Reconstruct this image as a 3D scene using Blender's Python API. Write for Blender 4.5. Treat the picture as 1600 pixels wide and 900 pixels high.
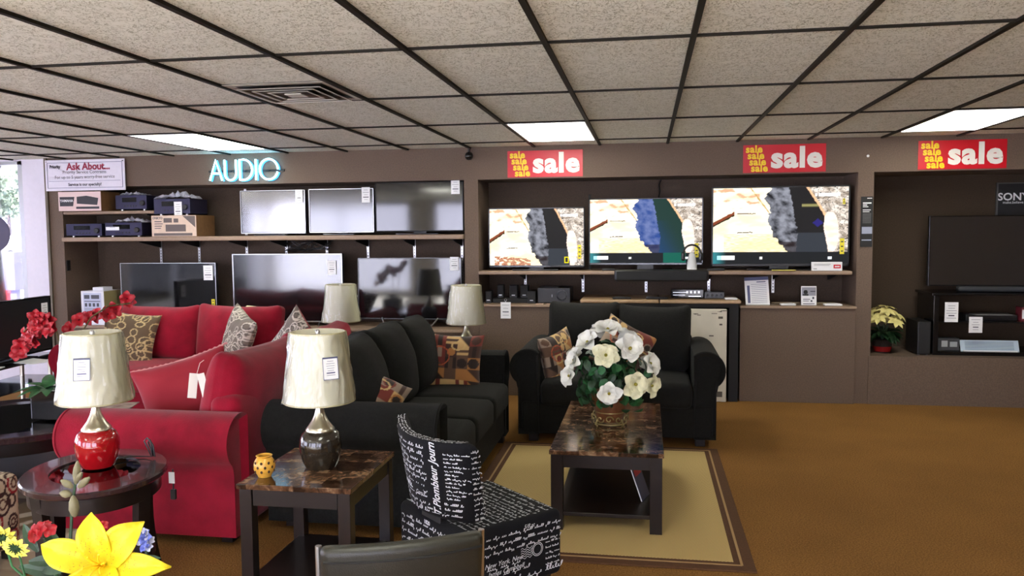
import bpy, bmesh, math, random
from mathutils import Vector, Matrix, noise
random.seed(7)
PI = math.pi
for o in list(bpy.data.objects): bpy.data.objects.remove(o)
S = bpy.context.scene
C = S.collection

# ---------------------------------------------------------------- camera
yaw, pitch, roll = .1654, .0693, -.0082
cy, sy, cp, sp, cr, sr = math.cos(yaw), math.sin(yaw), math.cos(pitch), math.sin(pitch), math.cos(roll), math.sin(roll)
FW = Vector((-sy*cp, cy*cp, -sp)); RT = Vector((cy, sy, 0)); UP = RT.cross(FW)
R2 = cr*RT + sr*UP; U2 = -sr*RT + cr*UP
cam = bpy.data.cameras.new('camera'); co = bpy.data.objects.new('camera', cam); C.objects.link(co)
cam.sensor_width = 36; cam.lens = 1258.16/1600*36; cam.clip_start = .05; cam.clip_end = 400
M = Matrix((R2, U2, -FW)).transposed().to_4x4(); M.translation = Vector((0, 0, 1.55))
co.matrix_world = M
S.camera = co
# ---------------------------------------------------------------- view, world
S.view_settings.view_transform = 'Standard'
try: S.view_settings.look = 'None'
except Exception: pass
S.view_settings.exposure = 0.15; S.view_settings.gamma = 1
try: S.view_settings.use_curve_mapping = False
except Exception: pass
W = bpy.data.worlds.new('sky'); S.world = W; W.use_nodes = True
WN = W.node_tree.nodes; WL = W.node_tree.links
bg = WN['Background']; bg.inputs[1].default_value = 10.0
tc = WN.new('ShaderNodeTexCoord'); sx = WN.new('ShaderNodeSeparateXYZ'); rp = WN.new('ShaderNodeValToRGB')
WL.new(tc.outputs['Generated'], sx.inputs[0]); WL.new(sx.outputs[2], rp.inputs[0]); WL.new(rp.outputs[0], bg.inputs[0])
rp.color_ramp.elements[0].color = (.80, .80, 1, 1); rp.color_ramp.elements[1].color = (.50, .60, 1, 1)
PANEL_STRENGTH = 10.0
sl = bpy.data.lights.new('sun', 'SUN'); sl.energy = 34; sl.angle = .02; sl.color = (1, .96, .90)
so = bpy.data.objects.new('sun', sl); C.objects.link(so); so.location = (-6, -12, 9)
so.rotation_euler = Vector((.22, 1, -.80)).to_track_quat('-Z', 'Y').to_euler()

# ---------------------------------------------------------------- materials
MATS = {}
def lin(r, g, b):
    f = lambda c: c/12.92 if c <= .04045 else ((c+.055)/1.055)**2.4
    return (f(r/255), f(g/255), f(b/255))
def mat(name, col, rough=.6, metal=0, spec=.5, noise_amt=0, noise_scale=30, bump=0, bump_scale=200, emit=None, estr=0,
        sheen=0, coat=0, ior=None, alpha=None, trans=0):
    if name in MATS: return MATS[name]
    m = bpy.data.materials.new(name); m.use_nodes = True; N = m.node_tree.nodes; L = m.node_tree.links
    b = N['Principled BSDF']
    b.inputs['Base Color'].default_value = (*col, 1); b.inputs['Roughness'].default_value = rough
    b.inputs['Metallic'].default_value = metal; b.inputs['Specular IOR Level'].default_value = spec
    b.inputs['Sheen Weight'].default_value = sheen; b.inputs['Coat Weight'].default_value = coat
    b.inputs['Transmission Weight'].default_value = trans
    if ior: b.inputs['IOR'].default_value = ior
    if emit: b.inputs['Emission Color'].default_value = (*emit, 1); b.inputs['Emission Strength'].default_value = estr
    t = N.new('ShaderNodeTexCoord')
    if noise_amt:
        n = N.new('ShaderNodeTexNoise'); n.inputs['Scale'].default_value = noise_scale; n.inputs['Detail'].default_value = 4
        L.new(t.outputs['Object'], n.inputs['Vector'])
        r = N.new('ShaderNodeValToRGB'); L.new(n.outputs['Fac'], r.inputs[0])
        r.color_ramp.elements[0].position = .3; r.color_ramp.elements[1].position = .7
        r.color_ramp.elements[0].color = (*[c*(1-noise_amt) for c in col], 1)
        r.color_ramp.elements[1].color = (*[min(1, c*(1+noise_amt)) for c in col], 1)
        L.new(r.outputs[0], b.inputs['Base Color'])
    if bump:
        n = N.new('ShaderNodeTexNoise'); n.inputs['Scale'].default_value = bump_scale; n.inputs['Detail'].default_value = 3
        L.new(t.outputs['Object'], n.inputs['Vector'])
        bb = N.new('ShaderNodeBump'); bb.inputs['Strength'].default_value = bump; bb.inputs['Distance'].default_value = .01
        L.new(n.outputs['Fac'], bb.inputs['Height']); L.new(bb.outputs[0], b.inputs['Normal'])
    MATS[name] = m
    return m
def vmat(name, rough=.6, emit=0, spec=.5, bump=0, sheen=0):
    """material that shows the mesh's own printed picture"""
    if name in MATS: return MATS[name]
    m = bpy.data.materials.new(name); m.use_nodes = True; N = m.node_tree.nodes; L = m.node_tree.links
    b = N['Principled BSDF']; a = N.new('ShaderNodeVertexColor'); a.layer_name = 'print'
    b.inputs['Roughness'].default_value = rough; b.inputs['Specular IOR Level'].default_value = spec
    b.inputs['Sheen Weight'].default_value = sheen
    if emit:
        b.inputs['Base Color'].default_value = (.01, .01, .01, 1)
        L.new(a.outputs[0], b.inputs['Emission Color']); b.inputs['Emission Strength'].default_value = emit
    else: L.new(a.outputs[0], b.inputs['Base Color'])
    MATS[name] = m
    return m

wallm = mat('brown_laminate', lin(104, 86, 72), .75, noise_amt=.16, noise_scale=90, bump=.25, bump_scale=350)
wallin = mat('brown_carpeted_panel', lin(80, 66, 55), .9, noise_amt=.2, noise_scale=120, bump=.3, bump_scale=400)
alcm = mat('shaded_brown_wall', lin(64, 50, 36), .9, noise_amt=.15, noise_scale=80, bump=.3, bump_scale=400)  # alcove shade put into the colour, a darker copy of the wall brown
shelfm = mat('shelf_laminate', lin(150, 126, 105), .5, noise_amt=.08, noise_scale=60)
white = mat('white_paint', lin(228, 224, 236), .6, noise_amt=.02)
gridm = mat('ceiling_bar_bronze', lin(30, 26, 18), .6, spec=.2)
black = mat('black_plastic', (.012, .012, .013), .35)
blackm = mat('matt_black', (.01, .01, .011), .7)
gloss = mat('glossy_black_bezel', (.006, .006, .007), .12)
chrome = mat('brushed_steel', (.62, .58, .48), .28, metal=1)
silver = mat('silver_trim', (.6, .6, .62), .3, metal=1)
paper = mat('white_card', (.85, .85, .86), .6)
ink = mat('printed_ink', (.05, .05, .07), .6)
inkblue = mat('blue_grey_ink', (.10, .11, .22), .6)
yel = mat('yellow_sticker', (.85, .72, .03), .5)
redf = mat('red_microfibre', lin(142, 12, 38), .9, spec=.2, noise_amt=.2, noise_scale=9, sheen=.16, bump=.15, bump_scale=120)
redf2 = mat('deep_red_weave', lin(150, 14, 36), .9, noise_amt=.12, noise_scale=14, sheen=.25, bump=.3, bump_scale=300)
blkf = mat('black_chenille', lin(24, 24, 22), .95, spec=.25, noise_amt=.25, noise_scale=60, sheen=.03, bump=.4, bump_scale=260)
espresso = mat('espresso_wood', lin(26, 18, 16), .32, noise_amt=.2, noise_scale=12, spec=.4)
woodtop = mat('light_wood_laminate', lin(176, 146, 112), .45, noise_amt=.08, noise_scale=30)
leather = mat('black_leather', lin(34, 33, 26), .42, bump=.15, bump_scale=300)
leaf = mat('green_leaf', lin(36, 92, 48), .5, noise_amt=.4, noise_scale=25)
leafd = mat('dark_green_leaf', lin(26, 58, 30), .5, noise_amt=.4, noise_scale=25)
petw = mat('white_petal', (.80, .80, .72), .55, noise_amt=.06, noise_scale=40)
petc = mat('cream_petal', (.74, .72, .48), .55, noise_amt=.1, noise_scale=40)
petr = mat('red_petal', lin(168, 10, 30), .5, noise_amt=.3, noise_scale=40)
pety = mat('yellow_petal', (.70, .53, .006), .5, noise_amt=.10, noise_scale=50, bump=.25, bump_scale=60)
ceramr = mat('red_ceramic', (.34, .004, .008), .08, coat=.8)
ceramg = mat('grey_brown_ceramic', lin(40, 34, 27), .14, coat=.5)
yc = mat('yellow_ceramic', lin(214, 160, 62), .3, noise_amt=.15, noise_scale=60)

def screen_mat(name, base=.006, rough=.06, ior=1.7):
    return mat(name, (base, base, base*1.15), rough, ior=ior)
tvscr = screen_mat('glossy_tv_screen')
tvscr2 = screen_mat('satin_tv_screen', .008, .10, 3.6)
tvscr3 = screen_mat('glossy_tv_screen_bright', .008, .10, 2.0)

def thin_glass(name, tint=(1, 1, 1), refl=1.0):
    if name in MATS: return MATS[name]
    m = bpy.data.materials.new(name); m.use_nodes = True; N = m.node_tree.nodes; L = m.node_tree.links
    N.remove(N['Principled BSDF']); out = N['Material Output']
    t = N.new('ShaderNodeBsdfTransparent'); t.inputs[0].default_value = (*tint, 1)
    g = N.new('ShaderNodeBsdfGlossy'); g.inputs['Roughness'].default_value = .02
    f = N.new('ShaderNodeFresnel'); f.inputs[0].default_value = 1.5
    k = N.new('ShaderNodeMath'); k.operation = 'MULTIPLY'; k.inputs[1].default_value = refl
    x = N.new('ShaderNodeMixShader'); L.new(f.outputs[0], k.inputs[0]); L.new(k.outputs[0], x.inputs[0])
    L.new(t.outputs[0], x.inputs[1]); L.new(g.outputs[0], x.inputs[2]); L.new(x.outputs[0], out.inputs[0])
    MATS[name] = m
    return m
glass = thin_glass('window_glass')
tglass = thin_glass('smoked_table_glass', (.10, .10, .12), 1.6)

def ceiling_mat():
    m = bpy.data.materials.new('acoustic_tile'); m.use_nodes = True; N = m.node_tree.nodes; L = m.node_tree.links
    b = N['Principled BSDF']; b.inputs['Roughness'].default_value = .95; b.inputs['Specular IOR Level'].default_value = .1
    t = N.new('ShaderNodeTexCoord')
    n = N.new('ShaderNodeTexNoise'); n.inputs['Scale'].default_value = 58; n.inputs['Detail'].default_value = 3; n.inputs['Distortion'].default_value = .5
    mp = N.new('ShaderNodeMapping'); mp.inputs['Scale'].default_value = (1, .8, 1)
    L.new(t.outputs['Object'], mp.inputs[0]); L.new(mp.outputs[0], n.inputs['Vector'])
    a = N.new('ShaderNodeMath'); a.operation = 'SUBTRACT'; a.inputs[1].default_value = .5; L.new(n.outputs['Fac'], a.inputs[0])
    c = N.new('ShaderNodeMath'); c.operation = 'ABSOLUTE'; L.new(a.outputs[0], c.inputs[0])
    r = N.new('ShaderNodeValToRGB'); L.new(c.outputs[0], r.inputs[0])
    r.color_ramp.elements[0].position = .0; r.color_ramp.elements[1].position = .035
    n2 = N.new('ShaderNodeTexNoise'); n2.inputs['Scale'].default_value = 14; L.new(t.outputs['Object'], n2.inputs['Vector'])
    r2 = N.new('ShaderNodeValToRGB'); L.new(n2.outputs['Fac'], r2.inputs[0]); r2.color_ramp.elements[0].position = .50; r2.color_ramp.elements[1].position = .68
    mx = N.new('ShaderNodeMath'); mx.operation = 'MAXIMUM'; L.new(r.outputs[0], mx.inputs[0]); L.new(r2.outputs[0], mx.inputs[1])
    col = N.new('ShaderNodeMix'); col.data_type = 'RGBA'; L.new(mx.outputs[0], col.inputs[0])
    col.inputs[6].default_value = (*lin(170, 168, 140), 1); col.inputs[7].default_value = (*lin(242, 242, 230), 1)
    L.new(col.outputs[2], b.inputs['Base Color'])
    bb = N.new('ShaderNodeBump'); bb.inputs['Strength'].default_value = .7; bb.inputs['Distance'].default_value = .006
    L.new(mx.outputs[0], bb.inputs['Height']); L.new(bb.outputs[0], b.inputs['Normal'])
    return m
tile = ceiling_mat()

def carpet_mat():
    m = bpy.data.materials.new('brown_carpet'); m.use_nodes = True; N = m.node_tree.nodes; L = m.node_tree.links
    b = N['Principled BSDF']; b.inputs['Roughness'].default_value = .95; b.inputs['Specular IOR Level'].default_value = .1
    t = N.new('ShaderNodeTexCoord')
    n = N.new('ShaderNodeTexNoise'); n.inputs['Scale'].default_value = 130; n.inputs['Detail'].default_value = 3
    L.new(t.outputs['Object'], n.inputs['Vector'])
    n2 = N.new('ShaderNodeTexNoise'); n2.inputs['Scale'].default_value = 1.6; n2.inputs['Detail'].default_value = 2; L.new(t.outputs['Object'], n2.inputs['Vector'])
    r = N.new('ShaderNodeValToRGB'); L.new(n.outputs['Fac'], r.inputs[0])
    r.color_ramp.elements[0].position = .3; r.color_ramp.elements[1].position = .7
    r.color_ramp.elements[0].color = (*lin(116, 82, 42), 1); r.color_ramp.elements[1].color = (*lin(172, 124, 68), 1)
    x = N.new('ShaderNodeMix'); x.data_type = 'RGBA'; x.blend_type = 'MULTIPLY'; x.inputs[0].default_value = .35
    L.new(r.outputs[0], x.inputs[6]); L.new(n2.outputs['Fac'], x.inputs[7]); L.new(x.outputs[2], b.inputs['Base Color'])
    bb = N.new('ShaderNodeBump'); bb.inputs['Strength'].default_value = .5; bb.inputs['Distance'].default_value = .01
    L.new(n.outputs['Fac'], bb.inputs['Height']); L.new(bb.outputs[0], b.inputs['Normal'])
    return m
carpet = carpet_mat()

def marble_mat():
    m = bpy.data.materials.new('brown_marble_tile_top'); m.use_nodes = True; N = m.node_tree.nodes; L = m.node_tree.links
    b = N['Principled BSDF']; b.inputs['Roughness'].default_value = .12
    t = N.new('ShaderNodeTexCoord')
    br = N.new('ShaderNodeTexBrick'); br.inputs['Scale'].default_value = 1; br.inputs['Brick Width'].default_value = .10; br.inputs['Row Height'].default_value = .045
    br.inputs['Mortar Size'].default_value = .0; br.inputs['Color1'].default_value = (0, 0, 0, 1); br.inputs['Color2'].default_value = (1, 1, 1, 1)
    br.offset = .37; L.new(t.outputs['Object'], br.inputs['Vector'])
    n = N.new('ShaderNodeTexNoise'); n.inputs['Scale'].default_value = 22; n.inputs['Detail'].default_value = 6; n.inputs['Distortion'].default_value = 1.5
    L.new(t.outputs['Object'], n.inputs['Vector'])
    a = N.new('ShaderNodeMath'); a.operation = 'MULTIPLY_ADD'; a.inputs[1].default_value = .36; L.new(br.outputs['Color'], a.inputs[0]); 
    s = N.new('ShaderNodeMath'); s.operation = 'SUBTRACT'; s.inputs[1].default_value = .17; L.new(n.outputs['Fac'], s.inputs[0]); L.new(s.outputs[0], a.inputs[2])
    r = N.new('ShaderNodeValToRGB'); L.new(a.outputs[0], r.inputs[0])
    e = r.color_ramp.elements; e[0].position = .32; e[0].color = (*lin(34, 20, 14), 1); e[1].position = .82; e[1].color = (*lin(150, 124, 96), 1)
    q = e.new(.5); q.color = (*lin(70, 46, 32), 1); q = e.new(.62); q.color = (*lin(98, 70, 50), 1)
    L.new(r.outputs[0], b.inputs['Base Color'])
    return m
marble = marble_mat()

def shade_mat():
    m = bpy.data.materials.new('cream_fabric_shade_in_plastic_wrap'); m.use_nodes = True; N = m.node_tree.nodes; L = m.node_tree.links
    b = N['Principled BSDF']; out = N['Material Output']
    b.inputs['Base Color'].default_value = (.90, .88, .74, 1); b.inputs['Roughness'].default_value = .7
    b.inputs['Coat Weight'].default_value = 1; b.inputs['Coat Roughness'].default_value = .12
    t = N.new('ShaderNodeTexCoord'); mp = N.new('ShaderNodeMapping'); mp.inputs['Scale'].default_value = (1, 1, .22); mp.inputs['Rotation'].default_value = (.15, 0, 0)
    n = N.new('ShaderNodeTexNoise'); n.inputs['Scale'].default_value = 26; n.inputs['Detail'].default_value = 3; n.inputs['Distortion'].default_value = .6
    L.new(t.outputs['Object'], mp.inputs[0]); L.new(mp.outputs[0], n.inputs['Vector'])
    bb = N.new('ShaderNodeBump'); bb.inputs['Strength'].default_value = 1.0; bb.inputs['Distance'].default_value = .03
    L.new(n.outputs['Fac'], bb.inputs['Height']); L.new(bb.outputs[0], b.inputs['Coat Normal'])
    tl = N.new('ShaderNodeBsdfTranslucent'); tl.inputs[0].default_value = (.92, .9, .75, 1)
    x = N.new('ShaderNodeMixShader'); x.inputs[0].default_value = .35
    L.new(b.outputs[0], x.inputs[1]); L.new(tl.outputs[0], x.inputs[2]); L.new(x.outputs[0], out.inputs[0])
    return m
shadem = shade_mat()

# ---------------------------------------------------------------- mesh helpers
def tag(o, label=None, cat=None, group=None, kind=None):
    if label: o['label'] = label
    if cat: o['category'] = cat
    if group: o['group'] = group
    if kind: o['kind'] = kind
    return o
def thing(name, label, cat, loc=(0, 0, 0), rz=0, group=None):
    o = bpy.data.objects.new(name, None); C.objects.link(o); o.empty_display_size = .05
    o.location = loc; o.rotation_euler = (0, 0, rz)
    return tag(o, label, cat, group)
def link(name, me, m, parent=None, smooth=False, loc=None, rot=None):
    if m is not None:
        for k in (m if isinstance(m, (list, tuple)) else [m]): me.materials.append(k)
    if smooth:
        for p in me.polygons: p.use_smooth = True
        try: me.set_sharp_from_angle(angle=math.radians(40))
        except Exception: pass
    o = bpy.data.objects.new(name, me); C.objects.link(o)
    if parent: o.parent = parent
    if loc: o.location = loc
    if rot: o.rotation_euler = rot
    return o
class B:
    """collects shapes into one mesh"""
    def __init__(s): s.bm = bmesh.new(); s.mi = 0
    def box(s, x0, x1, y0, y1, z0, z1, bev=0, seg=2):
        r = bmesh.ops.create_cube(s.bm, size=1)['verts']
        for v in r: v.co = Vector((x0+(v.co.x+.5)*(x1-x0), y0+(v.co.y+.5)*(y1-y0), z0+(v.co.z+.5)*(z1-z0)))
        fs = set(f for v in r for f in v.link_faces)
        if bev:
            es = set(e for v in r for e in v.link_edges)
            g = bmesh.ops.bevel(s.bm, geom=list(es), offset=bev, segments=seg, profile=.5, affect='EDGES')
            fs = set(g['faces']) | set(f for v in g['verts'] for f in v.link_faces)
        for f in fs:
            if f.is_valid: f.material_index = s.mi
        return s
    def verts_faces(s, vs, fs):
        b = [s.bm.verts.new(v) for v in vs]
        for f in fs:
            try: q = s.bm.faces.new([b[i] for i in f]); q.material_index = s.mi
            except ValueError: pass
        return s
    def tube(s, pts, r, n=8, closed=False):
        pts = [Vector(p) for p in pts]; k = len(pts)
        rr = r if isinstance(r, (list, tuple)) else [r]*k
        vs = []; last = None
        for i, p in enumerate(pts):
            d = (pts[(i+1) % k] - pts[i-1]) if (closed or 0 < i < k-1) else (pts[1]-pts[0] if i == 0 else pts[-1]-pts[-2])
            if d.length < 1e-9: d = Vector((0, 0, 1))
            d.normalize()
            a = last if last is not None else (Vector((0, 0, 1)) if abs(d.z) < .9 else Vector((1, 0, 0)))
            a = a - d*a.dot(d)
            if a.length < 1e-6: a = d.orthogonal()
            a.normalize(); last = a; b = d.cross(a)
            for j in range(n):
                t = 2*PI*j/n; vs.append(p + rr[i]*(a*math.cos(t) + b*math.sin(t)))
        fs = []
        for i in range(k if closed else k-1):
            i2 = (i+1) % k
            for j in range(n): fs.append((i*n+j, i*n+(j+1) % n, i2*n+(j+1) % n, i2*n+j))
        if not closed: fs += [tuple(range(n))[::-1], tuple((k-1)*n+j for j in range(n))]
        return s.verts_faces(vs, fs)
    def cyl(s, c, r, z0, z1, n=24, r2=None):
        return s.lathe([(r, z0), (r if r2 is None else r2, z1)], c, n, caps=True)
    def lathe(s, prof, c=(0, 0), n=32, caps=True, sx=1, sy=1):
        vs = []; fs = []
        for r, z in prof:
            for j in range(n):
                t = 2*PI*j/n; vs.append((c[0]+r*sx*math.cos(t), c[1]+r*sy*math.sin(t), z))
        for i in range(len(prof)-1):
            for j in range(n): fs.append((i*n+j, i*n+(j+1) % n, (i+1)*n+(j+1) % n, (i+1)*n+j))
        if caps: fs += [tuple(range(n))[::-1], tuple((len(prof)-1)*n+j for j in range(n))]
        return s.verts_faces(vs, fs)
    def rbox(s, w, d, h, r, c=(0, 0, 0), n=12, fn=None):
        """soft box centred at c, corner radius r; fn deforms local points (before the offset c)"""
        r = min(r, w/2-1e-4, d/2-1e-4, h/2-1e-4); H = (w/2, d/2, h/2); vs = []; fs = []; idx = {}
        def coord(i, half):
            # more samples near the rounded ends
            t = i/n; k = (2 if n < 8 else 3)/n
            if t < k: return -half + r*(t/k)
            if t > 1-k: return half - r*((1-t)/k)
            return -half + r + (2*half-2*r)*(t-k)/max(1e-6, 1-2*k)
        def vert(i, j, k):
            if (i, j, k) in idx: return idx[(i, j, k)]
            p = Vector((coord(i, H[0]), coord(j, H[1]), coord(k, H[2])))
            q = Vector([max(-H[a]+r, min(H[a]-r, p[a])) for a in range(3)]); e = p-q
            if e.length > 1e-9:
                m = max(abs(e.x), abs(e.y), abs(e.z)); e = e.normalized()*m
                p = q+e
            if fn: p = Vector(fn(p))
            vs.append(p + Vector(c)); idx[(i, j, k)] = len(vs)-1
            return idx[(i, j, k)]
        for a in range(n):
            for b in range(n):
                for k, fl in ((0, 1), (n, 0)):
                    for q in ([(a, b, k), (a+1, b, k), (a+1, b+1, k), (a, b+1, k)], [(k, a, b), (k, a+1, b), (k, a+1, b+1), (k, a, b+1)], [(a, k, b), (a, k, b+1), (a+1, k, b+1), (a+1, k, b)]):
                        f = [vert(*t) for t in q]
                        fs.append(tuple(f[::-1] if fl else f))
        return s.verts_faces(vs, fs)
    def prism(s, prof, y0, y1, round_=.0, steps=3):
        """profile [(x,z)] extruded along y with softened ends"""
        n = len(prof); cx = sum(p[0] for p in prof)/n; cz = sum(p[1] for p in prof)/n; vs = []; rings = []
        def ring(y, ins):
            base = len(vs)
            for (x, z) in prof:
                dx, dz = x-cx, z-cz; L = math.hypot(dx, dz) or 1
                vs.append((x-dx/L*ins, y, z-dz/L*ins))
            rings.append(base)
        if round_:
            for i in range(steps+1):
                t = PI/2*i/steps; ring(y0+round_*(1-math.sin(t)), round_*(1-math.cos(PI/2-t)) if i < steps else 0)
            for i in range(steps, -1, -1):
                t = PI/2*i/steps; ring(y1-round_*(1-math.sin(t)), round_*(1-math.cos(PI/2-t)) if i < steps else 0)
        else: ring(y0, 0); ring(y1, 0)
        fs = []
        for a, b in zip(rings, rings[1:]):
            for j in range(n): fs.append((a+j, b+j, b+(j+1) % n, a+(j+1) % n))
        fs += [tuple(rings[0]+j for j in range(n)), tuple(rings[-1]+j for j in range(n))[::-1]]
        return s.verts_faces(vs, fs)
    def mat(s, i): s.mi = i; return s
    def xf(s, M):
        bmesh.ops.transform(s.bm, matrix=M, verts=s.bm.verts); return s
    def mesh(s, name='m', fix=True):
        if fix: bmesh.ops.recalc_face_normals(s.bm, faces=s.bm.faces)
        me = bpy.data.meshes.new(name); s.bm.to_mesh(me); s.bm.free(); return me
    def obj(s, name, m, parent=None, smooth=False, loc=None, rot=None, fix=True):
        return link(name, s.mesh(name, fix), m, parent, smooth, loc, rot)
def struct(o): o['kind'] = 'structure'; return o
def dup(root, loc, rz=None, label=None, group=None):
    r = root.copy(); C.objects.link(r); r.location = loc
    if rz is not None: r.rotation_euler = (0, 0, rz)
    if label: r['label'] = label
    if group: r['group'] = group
    def rec(a, b):
        for ch in [o for o in bpy.data.objects if o.parent == a]:
            c = ch.copy(); C.objects.link(c); c.parent = b; rec(ch, c)
    rec(root, r)
    return r
def textmesh(s, size=1, bold=0, shear=0, sx=1, align='CENTER', spacing=1, extrude=0):
    cu = bpy.data.curves.new('t', 'FONT'); cu.body = s; cu.size = size; cu.offset = bold; cu.shear = shear
    cu.align_x = align; cu.align_y = 'CENTER'; cu.space_character = spacing; cu.resolution_u = 3; cu.extrude = extrude
    o = bpy.data.objects.new('t', cu); C.objects.link(o)
    me = bpy.data.meshes.new_from_object(o)
    bpy.data.objects.remove(o); bpy.data.curves.remove(cu)
    for v in me.vertices: v.co.x *= sx
    return me
def text(name, s, size, loc, m, parent=None, rot=(PI/2, 0, 0), **k):
    me = textmesh(s, size, **k)
    return link(name, me, m, parent, loc=loc, rot=rot)
def join_texts(items, name, m, parent=None, rot=(PI/2, 0, 0), loc=None, extra=None):
    """items: (string,size,x,y,kwargs) flat in one plane -> one printed mesh; extra: rectangles (x0,x1,y0,y1)"""
    b = B()
    for (s, size, x, y, k) in items:
        me = textmesh(s, size, **k)
        for v in me.vertices: v.co.x += x; v.co.y += y
        b.bm.from_mesh(me); bpy.data.meshes.remove(me)
    for (x0, x1, y0, y1) in (extra or []): b.verts_faces([(x0, y0, 0), (x1, y0, 0), (x1, y1, 0), (x0, y1, 0)], [(0, 1, 2, 3)])
    return b.obj(name, m, parent, loc=loc, rot=rot, fix=False)
def picture(name, w, h, nx, ny, fn, m, parent=None, loc=None, rot=(PI/2, 0, 0)):
    """flat panel in its local xy plane, centred, each cell coloured by fn(u,v)->linear rgb"""
    vs = [(-w/2+w*i/nx, -h/2+h*j/ny, 0) for j in range(ny+1) for i in range(nx+1)]
    fs = [(j*(nx+1)+i, j*(nx+1)+i+1, (j+1)*(nx+1)+i+1, (j+1)*(nx+1)+i) for j in range(ny) for i in range(nx)]
    me = bpy.data.meshes.new(name); me.from_pydata(vs, [], fs)
    a = me.color_attributes.new('print', 'FLOAT_COLOR', 'POINT')
    for k in range(len(vs)):
        j, i = divmod(k, nx+1); c = fn(i/nx, j/ny); a.data[k].color = (c[0], c[1], c[2], 1)
    return link(name, me, m, parent, loc=loc, rot=rot)
def nz(x, y, z=0): return noise.noise(Vector((x, y, z)))
def fb(x, y, z=0): return noise.fractal(Vector((x, y, z)), 1.0, 2.0, 4)
def mixc(a, b, t): t = max(0, min(1, t)); return tuple(a[i]*(1-t)+b[i]*t for i in range(3))
def sst(a, b, x): t = max(0, min(1, (x-a)/(b-a))); return t*t*(3-2*t)

# ================================================================ THE ROOM
CZ = 2.35; FY = 7.5; BY = 8.02; AY = 8.15
XL, XR, YB = -9.2, 5.2, -3.6
struct(B().box(XL-.1, XR+.1, -.2, 8.4, -.12, 0).obj('floor', carpet))
struct(B().box(XL-.1, XR+.1, YB-.1, -.2, -.12, 0).obj('floor_bounce_added', mat('pale_bounce_floor', lin(226, 222, 212), .5, noise_amt=.03, noise_scale=3)))  # unseen pale floor, added to bounce light up onto the ceiling
struct(B().box(XL-.1, XR+.1, YB-.1, 8.4, CZ, CZ+.08).obj('ceiling', tile))
# suspended grid bars
x0g, y0g = .188, 3.43
b = B()
for i in range(-16, 9):
    x = x0g+.61*i
    if XL < x < XR: b.box(x-.012, x+.012, YB, 7.5, CZ-.014, CZ+.002)
struct(b.obj('trim_1', gridm))
b = B()
for j in range(-6, 4):
    y = y0g+1.22*j
    if y > YB: b.box(XL, XR, y-.009, y+.009, CZ-.010, CZ+.002)
struct(b.obj('trim_2', gridm))
# soffit, posts, back walls
struct(B().box(-6.115, XR, FY, 8.3, 2.047, CZ).obj('wall_soffit', wallm))
struct(B().box(-6.12, -1.57, BY, 8.3, 0, 2.05).obj('wall_back', wallin))
struct(B().box(-1.57, 1.83, BY, 8.3, 0, 2.05).obj('wall_back_middle', wallin))
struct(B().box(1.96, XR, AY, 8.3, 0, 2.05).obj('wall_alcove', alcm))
struct(B().box(-6.12, -5.965, FY, BY, 0, 2.047).obj('wall_partition_left', wallm))
struct(B().box(-1.705, -1.57, FY, BY, 0, 2.047).obj('wall_partition_middle', wallm))
struct(B().box(1.83, 1.96, FY, AY, 0, 2.047).obj('wall_partition_right', wallm))
struct(B().box(-6.145, -6.115, FY-.02, FY+.05, 0, CZ).obj('trim_3', mat('bronze_edge_strip', lin(96, 84, 66), .5)))
struct(B().box(-6.46, -6.13, 7.55, 7.67, 0, CZ).obj('wall_left_pier', white))
wb = B().box(XL-.2, -6.46, 7.55, 7.67, 0, .55).box(XL-.2, -6.46, 7.55, 7.67, 2.335, CZ+.05).box(XL-.2, -8.0, 7.55, 7.67, .5, CZ)
struct(wb.obj('wall_left_end', white))
wf = struct(B().box(-6.52, -6.46, 7.56, 7.64, .55, 2.335).box(-8.0, -7.95, 7.56, 7.64, .55, 2.335).box(-8.0, -6.46, 7.56, 7.64, .55, .60).box(-8.0, -6.46, 7.56, 7.64, 2.30, 2.335).box(-7.25, -7.20, 7.56, 7.64, .55, 2.335).obj('window_1', silver))
struct(B().box(-7.96, -6.51, 7.595, 7.605, .59, 2.31).obj('pane', glass, wf))
# left wall with big shop windows
struct(B().box(XL-.12, XL, YB, 7.55, 0, .12).box(XL-.12, XL, YB, 7.55, 2.28, CZ).box(XL-.12, XL, YB, -3.4, 0, CZ).box(XL-.12, XL, .9, 1.5, 0, CZ).box(XL-.12, XL, 6.6, 7.67, 0, CZ).obj('wall_left', white))
wf = struct(B().box(XL-.09, XL-.03, 1.5, 6.6, .12, .18).box(XL-.09, XL-.03, 1.5, 6.6, 2.22, 2.28).box(XL-.09, XL-.03, 1.5, 1.56, .12, 2.28).box(XL-.09, XL-.03, 6.54, 6.6, .12, 2.28).box(XL-.09, XL-.03, 3.15, 3.22, .12, 2.28).box(XL-.09, XL-.03, 4.85, 4.92, .12, 2.28).obj('window_2', silver))
struct(B().box(XL-.065, XL-.055, 1.55, 6.55, .15, 2.25).obj('pane', glass, wf))
wf = struct(B().box(XL-.09, XL-.03, -3.4, .9, .12, .18).box(XL-.09, XL-.03, -3.4, .9, 2.22, 2.28).box(XL-.09, XL-.03, -3.4, -2.54, .12, 2.28).box(XL-.09, XL-.03, .84, .9, .12, 2.28).box(XL-.09, XL-.03, -.9, -.83, .12, 2.28).obj('window_3', silver))
struct(B().box(XL-.065, XL-.055, -3.36, .86, .15, 2.25).obj('pane', glass, wf))
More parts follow.
